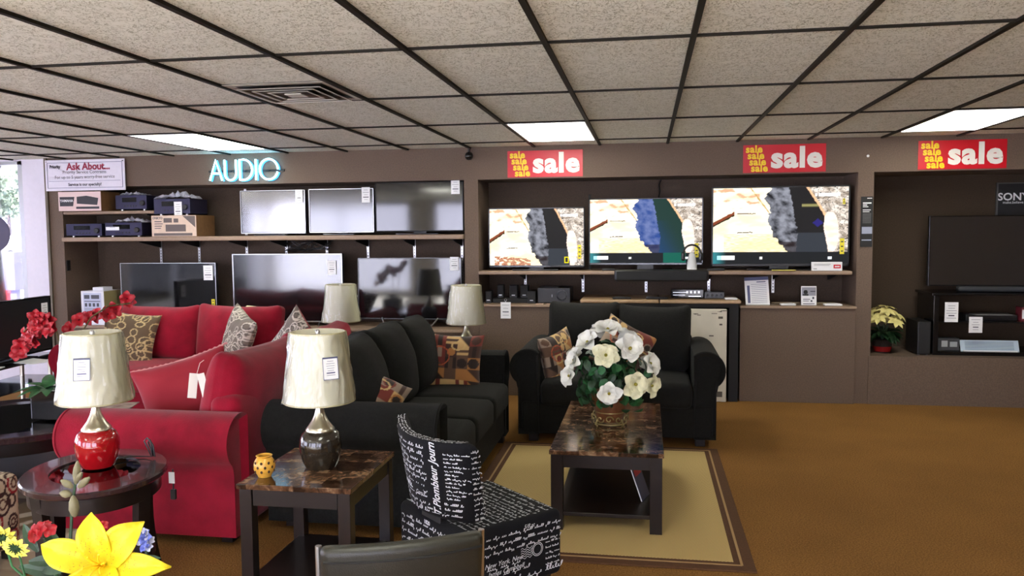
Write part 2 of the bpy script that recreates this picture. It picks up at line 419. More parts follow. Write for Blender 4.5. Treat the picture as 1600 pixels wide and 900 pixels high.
# wall behind the camera; first window inferred from reflections, others added to light ceiling
wins = [(-9.15, -5.6), (-5.0, -1.8), (-1.2, 2.0)]
b = B().box(XL, XR, YB-.12, YB, 0, .12).box(XL, XR, YB-.12, YB, 2.28, CZ)
xs = [XL] + [v for w in wins for v in w] + [XR]
for a, c in zip(xs[::2], xs[1::2]): b.box(a, c, YB-.12, YB, .1, 2.3)
struct(b.obj('wall_behind', mat('beige_paint', lin(176, 166, 150), .8)))
for k, (a, c) in enumerate(wins):
    m = (a+c)/2
    wf = B().box(a, c, YB-.09, YB-.03, .12, .18).box(a, c, YB-.09, YB-.03, 2.22, 2.28).box(a, a+.06, YB-.09, YB-.03, .12, 2.28).box(c-.06, c, YB-.09, YB-.03, .12, 2.28).box(m-.03, m+.03, YB-.09, YB-.03, .12, 2.28)
    wf = struct(wf.obj('window_%d' % (4+k), silver))
    struct(B().box(a+.05, c-.05, YB-.065, YB-.055, .15, 2.25).obj('pane', glass, wf))
struct(B().box(XR, XR+.1, YB, 8.3, 0, CZ).obj('wall_right', mat('brown_paint', lin(110, 90, 74), .85)))
# shop fittings built in: bases and platform
struct(B().box(1.945, XR, 7.492, 7.52, 0, .43).box(1.945, XR, 7.50, AY, 0, .43, .008).obj('floor_platform', wallm))
base = B().box(-5.96, -1.71, 7.42, BY-.005, 0, .60, .004).mat(1).box(-5.96, -1.71, 7.40, BY-.005, .60, .63, .006)
base.obj('display_counter', [wallm, shelfm]); tag(bpy.data.objects['display_counter'], 'long low brown display counter under the unlit televisions in the left bay', 'counter')
def base_unit(name, label, x0, x1, zt, y0=7.47):
    t = thing(name, label, 'cabinet', ((x0+x1)/2, y0, 0)); w = (x1-x0)/2
    B().box(-w, w, .0, BY-y0-.005, 0, zt-.022, .004).obj('body', wallm, t)
    B().box(-w-.003, w+.003, -.02, BY-y0-.005, zt-.022, zt, .006).obj('countertop', shelfm, t)
base_unit('base_cabinet', 'brown base cabinet under the small black satellite speakers', -1.565, -.62, .868)
base_unit('base_cabinet', 'brown base cabinet below the price list, beside the right pillar', .838, 1.826, .872)
# shelves
def shelf(label, x0, x1, z, y0, brackets, th=.045, bd=.38):
    t = thing('wall_shelf', label, 'shelf', ((x0+x1)/2, BY, z-th), 0, None); cx = (x0+x1)/2
    B().box(x0-cx, x1-cx, y0-BY, -.004, 0, th, .010, 2).obj('shelf_board', shelfm, t)
    for x in brackets:
        q = B(); x -= cx
        q.verts_faces([(x-.006, -.012, 0), (x-.006, -bd, 0), (x-.006, -bd, -.012), (x-.006, -.012, -.075), (x+.006, -.012, 0), (x+.006, -bd, 0), (x+.006, -bd, -.012), (x+.006, -.012, -.075)],
                      [(0, 1, 2, 3), (7, 6, 5, 4), (0, 4, 5, 1), (1, 5, 6, 2), (2, 6, 7, 3), (3, 7, 4, 0)])
        q.obj('bracket', blackm, t)
    return t
shelf('long brown shelf carrying the three upper unlit televisions in the left bay', -5.963, -1.707, 1.533, 7.46, [-5.2, -4.75, -4.2, -3.75, -3.3, -2.85, -2.35, -1.85])
shelf('short upper shelf beneath the blue-black receivers, under the Ask About sign', -5.963, -4.93, 1.80, 7.50, [-5.1], .032)
shelf('middle bay shelf carrying the three playing televisions', -1.567, 1.79, 1.185, 7.46, [-1.2, -.62, 0, .6, 1.2, 1.7], .035)
def slots(x, z0, z1):
    q = B().box(x-.012, x+.012, BY-.010, BY-.002, z0, z1)
    q.mat(1)
    z = z0+.02
    while z < z1-.02: q.box(x-.004, x+.004, BY-.0115, BY-.010, z, z+.014); z += .03
    tag(q.obj('slotted_rail', [silver, blackm]), 'slotted metal shelf rail on the back wall of the display bays', 'rail', 'slotted rails behind the shelves')
for x in (-5.2, -4.75, -4.2, -3.75, -3.3, -2.85, -2.35, -1.85): slots(x, .66, 1.49)
for x in (-4.2,): slots(x, 1.54, 2.03)
for x in (-1.2, -.62, 0, .6, 1.2): slots(x, .95, 1.15)

# ceiling light panels
def panel(i, j, label, grp=None):
    xa = x0g+.61*i; ya = y0g+1.22*j
    t = thing('ceiling_light', label, 'ceiling light', (xa+.305, ya+.61, CZ-.006), 0, grp)
    b = B()
    for s in (-1, 1): b.box(s*.29-.008, s*.29+.008, -.6, .6, -.006, .004).box(-.298, .298, s*.594-.008, s*.594+.008, -.006, .004)
    b.obj('frame', white, t)
    B().box(-.283, .283, -.588, .588, -.004, .003).obj('diffuser', mat('lit_diffuser', (.9, .9, .85), .5, emit=(1, 1, .86), estr=PANEL_STRENGTH), t)
panel(-2, 2, 'lit fluorescent ceiling panel above the middle bay, left of center')
panel(-7, 2, 'lit fluorescent ceiling panel above the neon AUDIO sign')
panel(3, 2, 'lit fluorescent ceiling panel furthest to the right')
for (i, j) in ((-7, -3), (-2, -2), (3, -2), (-12, -1), (-2, -5)):
    panel(i, j, 'lit fluorescent ceiling panel in the ceiling behind the photographer', 'ceiling lights behind the camera')

# ceiling vent: square diffuser with nested louvres
t = thing('ceiling_vent', 'square metal ceiling air vent with nested louvres', 'vent', (-1.947, 4.345, CZ-.004))
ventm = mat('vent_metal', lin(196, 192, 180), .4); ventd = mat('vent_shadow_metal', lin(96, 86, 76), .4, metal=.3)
def ringframe(b, r0, r1, z0, z1):
    n = [(-1, -1), (1, -1), (1, 1), (-1, 1)]
    vs = [(a*r0, c*r0, z0) for a, c in n]+[(a*r1, c*r1, z1) for a, c in n]+[(a*(r1-.004), c*(r1-.004), z1+.004) for a, c in n]+[(a*(r0-.004), c*(r0-.004), z0+.004) for a, c in n]
    fs = []
    for k in range(4):
        j = (k+1) % 4; fs += [(k, j, 4+j, 4+k), (4+k, 4+j, 8+j, 8+k), (8+k, 8+j, 12+j, 12+k), (12+k, 12+j, j, k)]
    b.verts_faces(vs, fs)
B().box(-.29, .29, -.29, .29, .001, .003).obj('backing', mat('dark_duct', lin(60, 56, 50), .5), t)
q = B(); ringframe(q, .297, .255, -.004, -.004); q.obj('frame', ventm, t)
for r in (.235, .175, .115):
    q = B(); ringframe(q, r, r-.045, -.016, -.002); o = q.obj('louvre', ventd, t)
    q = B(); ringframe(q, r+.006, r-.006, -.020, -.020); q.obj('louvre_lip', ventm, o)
B().box(-.05, .05, -.05, .05, -.020, -.014).obj('centre_plate', ventm, t)

# security camera on the soffit
t = thing('dome_camera', 'small black dome security camera on the soffit corner beside the pillar', 'camera', (-1.64, 7.44, 2.30))
B().lathe([(.012, .05), (.012, .0)], n=12).obj('stem', black, t)
B().lathe([(.002, -.075), (.022, -.071), (.036, -.055), (.04, -.035), (.034, -.012), (.02, .0), (.002, .004)], n=24).obj('dome', gloss, t, True)
B().tube([(0, .05, .03), (-.01, .03, .02), (0, 0, .01)], .006).obj('arm', black, t)
t = B().lathe([(.011, 0), (.011, .006), (.004, .010)], n=16).obj('wall_knob', paper, None, True, loc=(1.905, 7.499, 2.187), rot=(PI/2, 0, 0)); t.name = 'thermostat_button'; tag(t, 'tiny white round button on the brown soffit', 'button')

# ================================================================ SIGNS
signred = mat('sign_red', lin(205, 14, 34), .35); signyel = mat('sign_yellow', lin(250, 212, 20), .4); signwhite = mat('sign_white', lin(240, 236, 226), .4)
def sale_sign(x, label):
    t = thing('sale_sign', label, 'sign', (x, 7.497, 2.182), 0)
    B().box(-.352, .352, -.003, .0, -.123, .123).obj('board', signred, t)
    b = join_texts([('sale', .25, .104, .0, dict(bold=.0105, sx=1.06, spacing=1.08))], 'large_lettering', signwhite, t, loc=(0, -.0045, 0))
    it = [('sale', .088, -.258+.0155*k, .084-.056*k, dict(bold=.0034, sx=1.0, spacing=1.08)) for k in range(4)]
    join_texts(it, 'small_lettering', signyel, t, loc=(0, -.0045, 0))
    return t
sale_sign(-.932, 'red sale sign above the leftmost playing television')
sale_sign(1.203, 'red sale sign above the largest playing television')
sale_sign(2.665, 'red sale sign furthest right, above the dark alcove')
# Ask About sign
t = thing('service_sign', 'white Ask About service sign hung high in the left corner', 'sign', (-5.665, 7.475, 2.168))
B().box(-.452, .452, -.012, .0, -.158, .158, .003).obj('board', white, t)
b = B()
for s in (-1, 1): b.box(-.425, .425, -.0145, -.012, s*.128-.002, s*.128+.002).box(s*.425-.002, s*.425+.002, -.0145, -.012, -.13, .13)
b.box(-.41, .40, -.0145, -.012, -.060, -.057); b.obj('border', inkblue, t)
join_texts([('Ask About...', .098, .045, .085, dict(bold=.0035))], 'heading', mat('crimson_ink', lin(150, 20, 60), .5), t, loc=(0, -.015, 0))
join_texts([('Priority Service Contracts', .047, .0, .030, {}), ('For up to 5 years worry-free service', .046, .0, -.020, {}), ('Priority', .044, -.335, .088, dict(bold=.0025, sx=.9)), ('Service is our specialty!', .040, .0, -.096, dict(bold=.0012))], 'body_text', ink, t, loc=(0, -.015, 0))
B().box(-.44, -.428, -.014, -.012, .138, .144).box(.425, .441, -.014, -.012, .132, .142).obj('screw', ink, t)
# neon AUDIO
neon = mat('neon_tube', (.8, .95, 1), .4, emit=(.35, .82, 1), estr=9)
neonb = mat('neon_outline_tube', (.1, .4, .8), .4, emit=(.02, .35, 1), estr=2.5)
t = thing('neon_sign', 'glowing blue-white neon AUDIO sign on the soffit', 'neon sign', (-3.905, 7.46, 2.185))
B().box(-.40, .40, .022, .036, -.02, .0).obj('mounting_bar', blackm, t)
def arc(cx, cz, rx, rz, a0, a1, n=14): return [(cx+rx*math.cos(math.radians(a0+(a1-a0)*i/n)), 0, cz+rz*math.sin(math.radians(a0+(a1-a0)*i/n))) for i in range(n+1)]
letters = {
 'A': [[(-.375, 0, -.10), (-.31, 0, .10), (-.245, 0, -.10)], [(-.35, 0, -.03), (-.27, 0, -.03)]],
 'U': [[(-.215, 0, .10)]+arc(-.155, -.035, .06, .065, 180, 360)+[(-.095, 0, .10)]],
 'D': [[(-.055, 0, -.10), (-.055, 0, .10)]+arc(-.015, 0, .09, .10, 90, -90)+[(-.055, 0, -.10)]],
 'I': [[(.115, 0, -.10), (.115, 0, .10)]],
 'O': [arc(.25, 0, .095, .10, 0, 345, 26)]}
for ch, strokes in letters.items():
    q = B(); p = B()
    for s in strokes:
        q.tube([(a*1.0, b_, c) for a, b_, c in s], .0085, 10)
        p.tube([(a+.009, .022, c-.006) for a, b_, c in s], .0075, 8)
    o = q.obj('letter_tube', neon, t, True); p.obj('glow_tube', neonb, o, True)
q = B()
for x in (-.3, -.15, 0, .12, .25): q.tube([(x, .036, -.01), (x, .005, -.01)], .004, 6)
q.obj('standoff', blackm, t)

# ================================================================ TELEVISIONS
def card(parent, w, h, loc, rz=0, rx=0, name='price_tag', edge=None, rows=5, label=None):
    """small printed card standing in the local xz plane, facing -y"""
    c = B().box(-w/2, w/2, -.0008, .0008, -h/2, h/2).obj(name, paper, parent, loc=loc, rot=(rx, 0, rz))
    q = B()
    if edge:
        e = w*.035
        for s in (-1, 1): q.box(s*(w/2-e/2)-e/2, s*(w/2-e/2)+e/2, -.0014, -.0008, -h/2, h/2).box(-w/2, w/2, -.0014, -.0008, s*(h/2-e/2)-e/2, s*(h/2-e/2)+e/2)
        q.box(-w/2, w/2, -.0014, -.0008, h*.43, h*.5)
    rn = random.Random(int(w*1e4)+rows)
    for k in range(rows):
        z = h*(.32-.62*k/max(1, rows-1)); ww = w*rn.uniform(.18, .38)
        big = k in (rows-2,)
        q.box(-ww, ww, -.0014, -.0008, z-(h*.028 if big else h*.009), z+(h*.028 if big else h*.009))
    o = q.obj('print', edge or ink, c)
    if label: c['label'] = label
    return c
def tv(label, x0, x1, z0, z1, y, scr, floor_z, foot='wide', frame=gloss, rz=0, lean=0, tags=(), th=.045, trim=None, bar=.012, cat='television', name='television', pic=None, bt=.010):
    w = x1-x0; h = z1-z0
    t = thing(name, label, cat, ((x0+x1)/2, y, floor_z), rz)
    zb = z0-floor_z
    B().box(-w/2, w/2, 0, th, zb, zb+h, .006, 2).obj('body', blackm, t)
    q = B()
    q.box(-w/2, w/2, -.006, .002, zb, zb+bar, .002).box(-w/2, w/2, -.006, .002, zb+h-bt, zb+h, .002).box(-w/2, -w/2+bt, -.006, .002, zb, zb+h, .002).box(w/2-bt, w/2, -.006, .002, zb, zb+h, .002)
    q.obj('bezel', frame, t)
    if pic is None: B().box(-w/2+bt, w/2-bt, -.0025, .001, zb+bar, zb+h-bt).obj('screen', scr, t)
    else: picture('screen', w-2*bt, h-bt-bar, pic[1], pic[2], pic[0], vmat('lit_television_picture', .45, emit=1.25, spec=.04), t, loc=(0, -.003, zb+bar+(h-bt-bar)/2))
    if trim: B().box(-w/2, w/2, -.009, -.005, zb, zb+.008).box(-w/2, -w/2+.005, -.009, -.005, zb, zb+h).box(-w/2, w/2, -.009, -.005, zb+h-.005, zb+h).box(w/2-.005, w/2, -.009, -.005, zb, zb+h).obj('trim', trim, t)
    if foot == 'wide':
        B().box(-w*.24, w*.24, -.09, .15, 0, .014, .005).obj('stand_base', gloss, t)
        B().box(-w*.07, w*.07, .012, .04, .012, zb+.03).obj('stand_neck', black, t)
    elif foot == 'feet':
        for s in (-1, 1):
            B().tube([(s*w*.3, -.08, .006), (s*w*.28, .02, max(zb, .012)+.01), (s*w*.3, .13, .006)], .007, 8).obj('foot', silver, t)
    elif foot == 'loop':
        q = B().tube([(-w*.27, .0, zb+.01), (-w*.22, -.09, .008), (w*.22, -.09, .008), (w*.27, .0, zb+.01)], .008, 8)
        q.box(-w*.18, w*.18, -.02, .12, 0, .014, .004).box(-.06, .06, .01, .04, .01, zb+.02); q.obj('stand_base', silver, t)
    for (kind, tx, tz, tw, thh) in tags:
        if kind == 'p': card(t, tw, thh, (tx-(x0+x1)/2, -.012, tz-floor_z), name='price_tag', label='white price card')
        else:
            c = B().box(-tw/2, tw/2, -.001, .001, -thh/2, thh/2).obj('energy_label', yel, t, loc=(tx-(x0+x1)/2, -.012, tz-floor_z)); c['label'] = 'yellow energy label'
            q = B()
            for k in range(3): q.box(-tw*.25, tw*.25, -.0018, -.001, -thh*.35+k*thh*.3, -thh*.3+k*thh*.3+.004)
            q.obj('print', ink, c)
    return t
# upper left row (on the long shelf, top z 1.533)
tv('upper unlit television furthest left, reflecting pale daylight', -4.035, -3.345, 1.556, 1.986, 7.60, tvscr2, 1.534, 'wide', gloss, trim=silver, tags=[('p', -3.405, 1.925, .075, .125)])
tv('middle of the three upper unlit televisions, reflecting white daylight', -3.305, -2.635, 1.560, 1.990, 7.60, tvscr3, 1.534, 'wide', gloss, trim=silver, tags=[('p', -2.71, 1.925, .085, .15)])
tv('upper unlit television with darker screen, touching the middle pillar', -2.605, -1.725, 1.562, 2.040, 7.56, tvscr, 1.534, 'wide', blackm, tags=[('p', -1.80, 1.985, .085, .135)])
# lower left row (on the counter, top z .63)
tv('lower unlit television at left behind the red loveseat', -5.387, -4.341, .66, 1.262, 7.60, tvscr, .631, 'wide', gloss, trim=silver, rz=.04, tags=[('p', -4.42, 1.16, .10, .15), ('y', -4.375, .84, .035, .10)])
tv('lower unlit television in the middle with a silver frame', -4.144, -2.973, .665, 1.351, 7.60, tvscr3, .631, 'feet', silver, trim=silver, tags=[('p', -3.08, 1.215, .09, .14), ('y', -4.10, .80, .04, .05)])
tv('lower unlit television at right beside the middle pillar', -2.811, -1.763, .705, 1.308, 7.60, tvscr, .631, 'loop', gloss, trim=mat('dark_trim', (.1, .1, .1), .3, metal=1), tags=[('p', -1.83, 1.25, .085, .13)])

def desert(variant):
    def L(p, q, v):  # piecewise-linear boundary
        for (v0, a), (v1, c) in zip(q, q[1:]):
            if v0 <= v <= v1: return a+(c-a)*(v-v0)/(v1-v0)
        return q[-1][1] if v > q[-1][0] else q[0][1]
    fl = [(0, .56), (.15, .50), (.3, .44), (.5, .42), (.7, .41), (.85, .39), (1, .43)]
    fr = [(0, .62), (.3, .635), (.5, .61), (.7, .595), (1, .565)]
    dr = [(0, .86), (.4, .82), (.55, .83), (.75, .77), (1, .69)]
    cream, white_, rust, tan = (1.0, .88, .55), (1.1, 1.05, .9), (.22, .05, .02), (.55, .36, .2)
    barh = 0 if variant == 1 else .155
    def f(u, v):
        if v < barh:
            c = (.010, .011, .013)
            if u < .1: c = mixc((.03, .22, .25), c, u/.1)
            if variant == 2 and .66 < u < .86: c = (.004, .10, .07)  # painted green glare carried on into the bottom bar
            if .03 < u < .165 and barh*.32 < v < barh*.68: c = (1, 1, 1) if u > .065 else (.4, .8, .9)
            if .35 < u < .372 and barh*.38 < v < barh*.62: c = (.8, .8, .8)
            if .855 < u < .885 and barh*.38 < v < barh*.62: c = (.8, .85, .9)
            return c
        v = (v-barh)/(1-barh)
        e = .012*nz(u*30, v*30, 3)
        if u < L(u, fl, v)+.03*nz(u*25, v*14, 1)+e:
            # pale ground and rocks
            c = mixc(white_, cream, .5+1.2*fb(u*4, v*5, 2))
            ridge = .75-.9*(u-.22) if u > .22 else 2
            n = fb(u*9+3, v*12, 5)
            if v > .62 and n > .12 and u < .35: c = mixc(c, (.75, .42, .25), (n-.12)*4)
            if .5 < v and .28 < u < .45 and abs((u-.28)-(1-v)*.36) < .006+.008*nz(v*20, 0): c = (.55, .35, .12)
            d = abs(v-(.43+.16*u/.15)) 
            if u < .16 and d < .035+.012*nz(u*40, 7): c = mixc(rust, (.02, .02, .01), 1 if v < .43+.16*u/.15-.012 else 0)
            if .18 < u < .30 and abs(v-.30-.1*(u-.18)-.015*nz(u*60, 1)) < .008: c = (.12, .08, .05)
            if .18 < u < .32 and abs(v-.60-.01*nz(u*60, 4)) < .007: c = (.15, .1, .08)
            if variant != 1 and v < .28 and u > .08: c = mixc(c, (.85, .70, .36), .55+.8*nz(u*30, v*60))
            if variant == 1 and v < .14-.12*(u-.25) and u > .05 and nz(u*22, v*30, 9) > -.2 and u < .44: c = mixc((.32, .07, .03), (.7, .4, .25), .5+nz(u*60, v*60))
            return c
        if u < L(u, fr, v)+e:
            st = .5+.9*fb(u*13+v*6, v*7-u*6, 8)
            c = mixc((.012, .012, .016), (.27, .28, .33), st*1.1)
            if variant == 2: c = mixc(c, (.02, .09, .42), .55)
            if v < .16: c = mixc(c, (.02, .01, .01), .7)
            return c
        if u < L(u, dr, v)+.4*e:
            c = (.012, .011, .012)
            if variant == 3 and .66 < u < .80 and abs(v-.72) < .03: c = mixc(c, (.35, .32, .12), 1-abs(v-.72)/.03)
            if variant == 3 and abs(u-.78)+abs(v-.45)*.6 < .04: c = (.02, .015, .16)
            if variant == 2: c = mixc((.010, .035, .028), (.01, .05, .20), sst(.0, .5, .75-u+.25*(.6-v)) if v < .6 else 0)  # green glare on this screen is painted into its picture
            if variant != 2 and v < .3: c = (.03, .035, .045)
            return c
        c = mixc((.34, .27, .21), (.85, .76, .68), .5+1.3*fb(u*16, v*14, 11))
        if abs(nz(u*26+v*8, v*24, 12)) < .05: c = (.06, .05, .045)
        if u-.02 < L(u, dr, v): c = (.85, .5, .28)
        if u < .93 and v < .62 and (u-.87)**2/.004+(v-.3)**2/.11 < 1: c = mixc((.95, .72, .58), (1, .9, .8), .5+fb(u*12, v*12))
        if .755 < u < .94 and .86 < v < .905 and nz(u*70, 2) > -.25: c = (1, 1, 1)
        return c
    return f
def ng(v):
    def f(u, w):
        c = v(u, w)
        if .795 < u < .845 and .04 < w < .15:
            c = (.75, .65, 0) if (u < .807 or u > .833 or w < .06 or w > .13) else (.02, .02, .02)
        elif .855 < u < .93 and .06 < w < .13 and nz(u*90, w*40) > -.1: c = (.9, .9, .9)
        return c
    return f
tv('playing television at left of the middle bay, smallest of the three', -1.490, -.572, 1.215, 1.778, 7.60, None, 1.186, 'wide', gloss, pic=(ng(desert(1)), 190, 116), bar=.018, tags=[('y', -.620, 1.36, .035, .13)])
tv('playing television in the middle with a blue-tinted picture', -.528, .512, 1.238, 1.853, 7.57, None, 1.186, 'wide', gloss, pic=(desert(2), 210, 124), bar=.018, tags=[('y', .455, 1.37, .035, .13)])
tv('largest playing television at right of the middle bay', .590, 1.790, 1.222, 1.945, 7.60, None, 1.186, 'wide', black, pic=(desert(3), 240, 144), bar=.022, bt=.014, tags=[('y', 1.725, 1.40, .038, .14), ('y', 1.735, 1.80, .022, .05)])

# television on the glass rack in the right alcove
t = tv('large unlit television in the right alcove with a pale reflection', 2.53, 3.80, 1.03, 1.665, 7.82, tvscr3, .985, None, gloss, tags=[], th=.05, rz=-.03)
q = B()
q.rbox(.80, .12, .05, .025, (-.01, -.06, .025), 10); q.obj('stand_bar', mat('grey_smoked_bar', lin(60, 62, 66), .2), t, True)
B().box(-.05, .05, .0, .04, .02, .08).obj('stand_neck', black, t)
t = thing('brand_sign', 'black framed sign with silver brand lettering on the alcove wall', 'sign', (3.42, 8.125, 1.81))
B().box(-.215, .215, -.006, .018, -.15, .15).obj('board', blackm, t)
q = B()
for s in (-1, 1): q.box(s*.22-.006, s*.22+.006, -.01, .02, -.155, .155).box(-.225, .225, -.01, .02, s*.153-.005, s*.153+.005)
q.obj('frame', mat('dark_grey_frame', (.08, .08, .08), .4), t)
join_texts([('SONY', .095, -.085, .025, dict(bold=.002, sx=1.05)), ('make.believe', .034, -.085, -.025, {})], 'lettering', paper, t, loc=(0, -.0075, 0))

# ================================================================ LEFT BAY ELECTRONICS
rcv = mat('navy_black_metal', lin(34, 32, 52), .35)
rcvf = mat('receiver_faceplate', lin(52, 50, 78), .3, metal=.4)
def receiver(label, x0, x1, z0, z1, y=7.53, knob=1, dial=True, wrap=False):
    w = x1-x0; h = z1-z0
    t = thing('av_receiver', label, 'receiver', ((x0+x1)/2, y, z0))
    B().box(-w/2, w/2, .008, .33, .014, h, .004).obj('body', rcv, t)
    B().box(-w/2, w/2, 0, .01, .014, h, .003).obj('faceplate', rcvf, t)
    B().box(-w*.28, w*.18, -.002, .001, h*.55, h*.85).obj('display', gloss, t)
    for s in (-1, 1): B().cyl((s*w*.36, .04), .015, 0, .016, 14).obj('foot', silver, t)
    if knob: B().lathe([(.026, 0), (.026, .018), (.022, .022), (.001, .022)], n=20).obj('volume_knob', black, t, True, loc=(w*.38, 0, h*.48), rot=(PI/2, 0, 0))
    for k in range(5): B().lathe([(.007, 0), (.007, .006)], n=10).obj('button', black, t, loc=(-w*.2+k*w*.09, 0, h*.30), rot=(PI/2, 0, 0))
    return t
receiver('blue-black receiver on the short upper shelf, in the middle', -5.371, -5.023, 1.802, 1.958, 7.52)
receiver('blue-black receiver standing on top of the brown receiver carton', -4.928, -4.533, 1.748, 1.914, 7.50)
receiver('wide blue-black receiver at the far left of the long shelf', -5.934, -5.529, 1.534, 1.672, 7.50)
rD = receiver('blue-black receiver with crumpled plastic bag on top, on the long shelf', -5.486, -5.074, 1.534, 1.680, 7.50)
card(rD, .15, .035, (-.12, -.004, .085), rows=2, name='sticker')
rB = [o for o in bpy.data.objects if o.get('label', '').startswith('blue-black receiver standing')][0]
card(rB, .085, .15, (.075, -.012, .06), label='white price card')
plast = mat('crumpled_clear_plastic', (.55, .55, .66), .12, spec=1)
def bag(label, x, y, z, w, d, h, seed):
    random.seed(seed); q = B(); n = 14; m = 8; vs = []
    for j in range(m+1):
        for i in range(n+1):
            u, v = i/n, j/m
            vs.append(((u-.5)*w, (v-.5)*d, h*(.15+.85*abs(nz(u*5, v*4, seed))*2)*(math.sin(PI*u)**.5 if 0 < u < 1 else 0)+.002))
    q.verts_faces(vs, [(j*(n+1)+i, j*(n+1)+i+1, (j+1)*(n+1)+i+1, (j+1)*(n+1)+i) for j in range(m) for i in range(n)])
    o = q.obj('plastic_bag', plast, None, loc=(x, y, z)); sol = o.modifiers.new('s', 'SOLIDIFY'); sol.thickness = .0015
    tag(o, label, 'plastic bag')
bag('crumpled clear plastic bag lying on the receiver on the long shelf', -5.22, 7.60, 1.681, .30, .2, .06, 3)
bag('crumpled clear plastic bag on the highest receiver above the carton', -4.72, 7.60, 1.915, .42, .2, .07, 5)
bag('clear plastic film folded on the receiver under the Ask About sign', -5.19, 7.60, 1.959, .26, .16, .03, 9)
# cartons
def carton(label, x0, x1, z0, z1, y, d, front, side, words, rz=0, dark=None):
    w = x1-x0; h = z1-z0
    t = thing('carton', label, 'box', ((x0+x1)/2, y, z0), rz)
    B().box(-w/2, w/2, .0, d, .0, h, .003).obj('box_body', side, t)
    B().box(-w/2+.002, w/2-.002, -.001, .002, .002, h-.002).obj('printed_face', front, t)
    return t, w, h
cartf = mat('cream_carton_print', lin(214, 190, 170), .6, noise_amt=.06); carts = mat('brown_cardboard', lin(120, 84, 48), .8, noise_amt=.12)
t, w, h = carton('white receiver carton with black printed picture under the Ask About sign', -5.965+.004, -5.475, 1.801, 2.0, 7.44, .3, mat('pale_pink_carton', lin(226, 200, 196), .6), carts, None)
q = B(); q.verts_faces([(-.225, -.003, .05), (-.075, -.003, .05), (-.055, -.003, .145), (-.225, -.003, .145)], [(0, 1, 2, 3)])
q.verts_faces([(-.03, -.003, .075), (.20, -.003, .06), (.215, -.003, .13), (.08, -.003, .155), (-.03, -.003, .145)], [(0, 1, 2, 3, 4)]); q.box(-.04, .22, -.003, -.001, .022, .045)
q.obj('printed_picture', mat('dark_print', lin(40, 36, 44), .5), t)
join_texts([('YAMAHA', .036, -.145, .105, dict(bold=.001))], 'lettering', paper, t, loc=(0, -.0045, 0))
t, w, h = carton('brown and cream printed receiver carton on the long shelf holding up a receiver', -4.943, -4.45, 1.534, 1.747, 7.47, .35, cartf, carts, None)
q = B(); q.box(-.09, .13, -.003, -.001, .05, .12).box(-.11, -.02, -.003, -.001, .14, .185).box(0, .05, -.003, -.001, .14, .18).box(-.22, .2, -.003, -.001, .008, .034)
q.verts_faces([(.10, -.003, .205), (.235, -.003, .09), (.235, -.003, .205)], [(0, 1, 2)]); q.obj('printed_picture', mat('grey_brown_print', lin(96, 84, 80), .5), t)
join_texts([('ONKYO', .030, -.175, .185, dict(bold=.001)), ], 'lettering', ink, t, loc=(0, -.0045, 0), extra=[(-.21, -.13, .146, .154), (-.21, -.12, .124, .131), (-.21, -.13, .102, .109), (-.21, -.14, .080, .087)])
# white speaker carton on counter
t = thing('speaker_carton', 'white upright carton with product sheet, standing left on the low counter', 'box', (-5.615, 7.43, .631), .0)
B().box(-.13, .13, 0, .28, 0, .35, .004).obj('box_body', mat('white_carton', lin(222, 222, 232), .6), t)
B().box(.1302, .132, .003, .277, .003, .347).obj('side_panel', mat('olive_cardboard', lin(150, 140, 96), .7), t)
B().box(-.03, .09, .05, .2, .35, .385, .003).obj('carry_flap', mat('white_carton', (0, 0, 0)), t)
c = B().box(-.10, .10, -.003, -.001, .12, .33).obj('product_sheet', mat('pale_blue_sheet', lin(186, 192, 214), .5), t)
q = B().box(-.09, -.03, -.005, -.003, .27, .31).box(-.01, .08, -.005, -.003, .27, .31).box(-.09, .09, -.005, -.003, .24, .248)
for k in range(4): q.box(-.085+k*.045, -.06+k*.045, -.005, -.003, .19, .225)
for k in range(3): q.box(-.09, .09, -.005, -.003, .14+k*.014, .144+k*.014)
q.obj('print', ink, c)
o = B().box(-5.964, -5.960, 7.52, 7.575, 1.185, 1.295, .002).obj('wall_outlet', black); tag(o, 'small dark outlet plate on the side wall of the left bay', 'outlet')
# cable bundle behind TV
q = B(); random.seed(5)
for k in range(6):
    pts = [(-3.75+.5*i/9+random.uniform(-.02, .02), 7.96+random.uniform(-.02, .02), 1.42+.05*math.sin(i*.9+k)+random.uniform(-.02, .02)) for i in range(10)]
    q.tube(pts, .004, 6)
q.tube([(-3.75, 7.97, 1.49), (-3.7, 7.96, 1.42), (-3.55, 7.96, 1.38), (-3.35, 7.96, 1.40), (-3.2, 7.97, 1.49)], .006, 6)
tag(q.obj('cable_bundle', black, None, True), 'tangled black cables hanging under the long shelf', 'cable')
# low console with white top near the pillar
t = thing('media_console', 'low black console with white top in front of the left bay counter', 'console', (-1.98, 6.95, 0))
B().box(-.34, .34, -.12, .40, 0, .52, .004).obj('body', black, t)
B().box(-.36, .36, -.14, .42, .521, .575, .006).obj('top', mat('white_board', lin(226, 226, 230), .4), t)

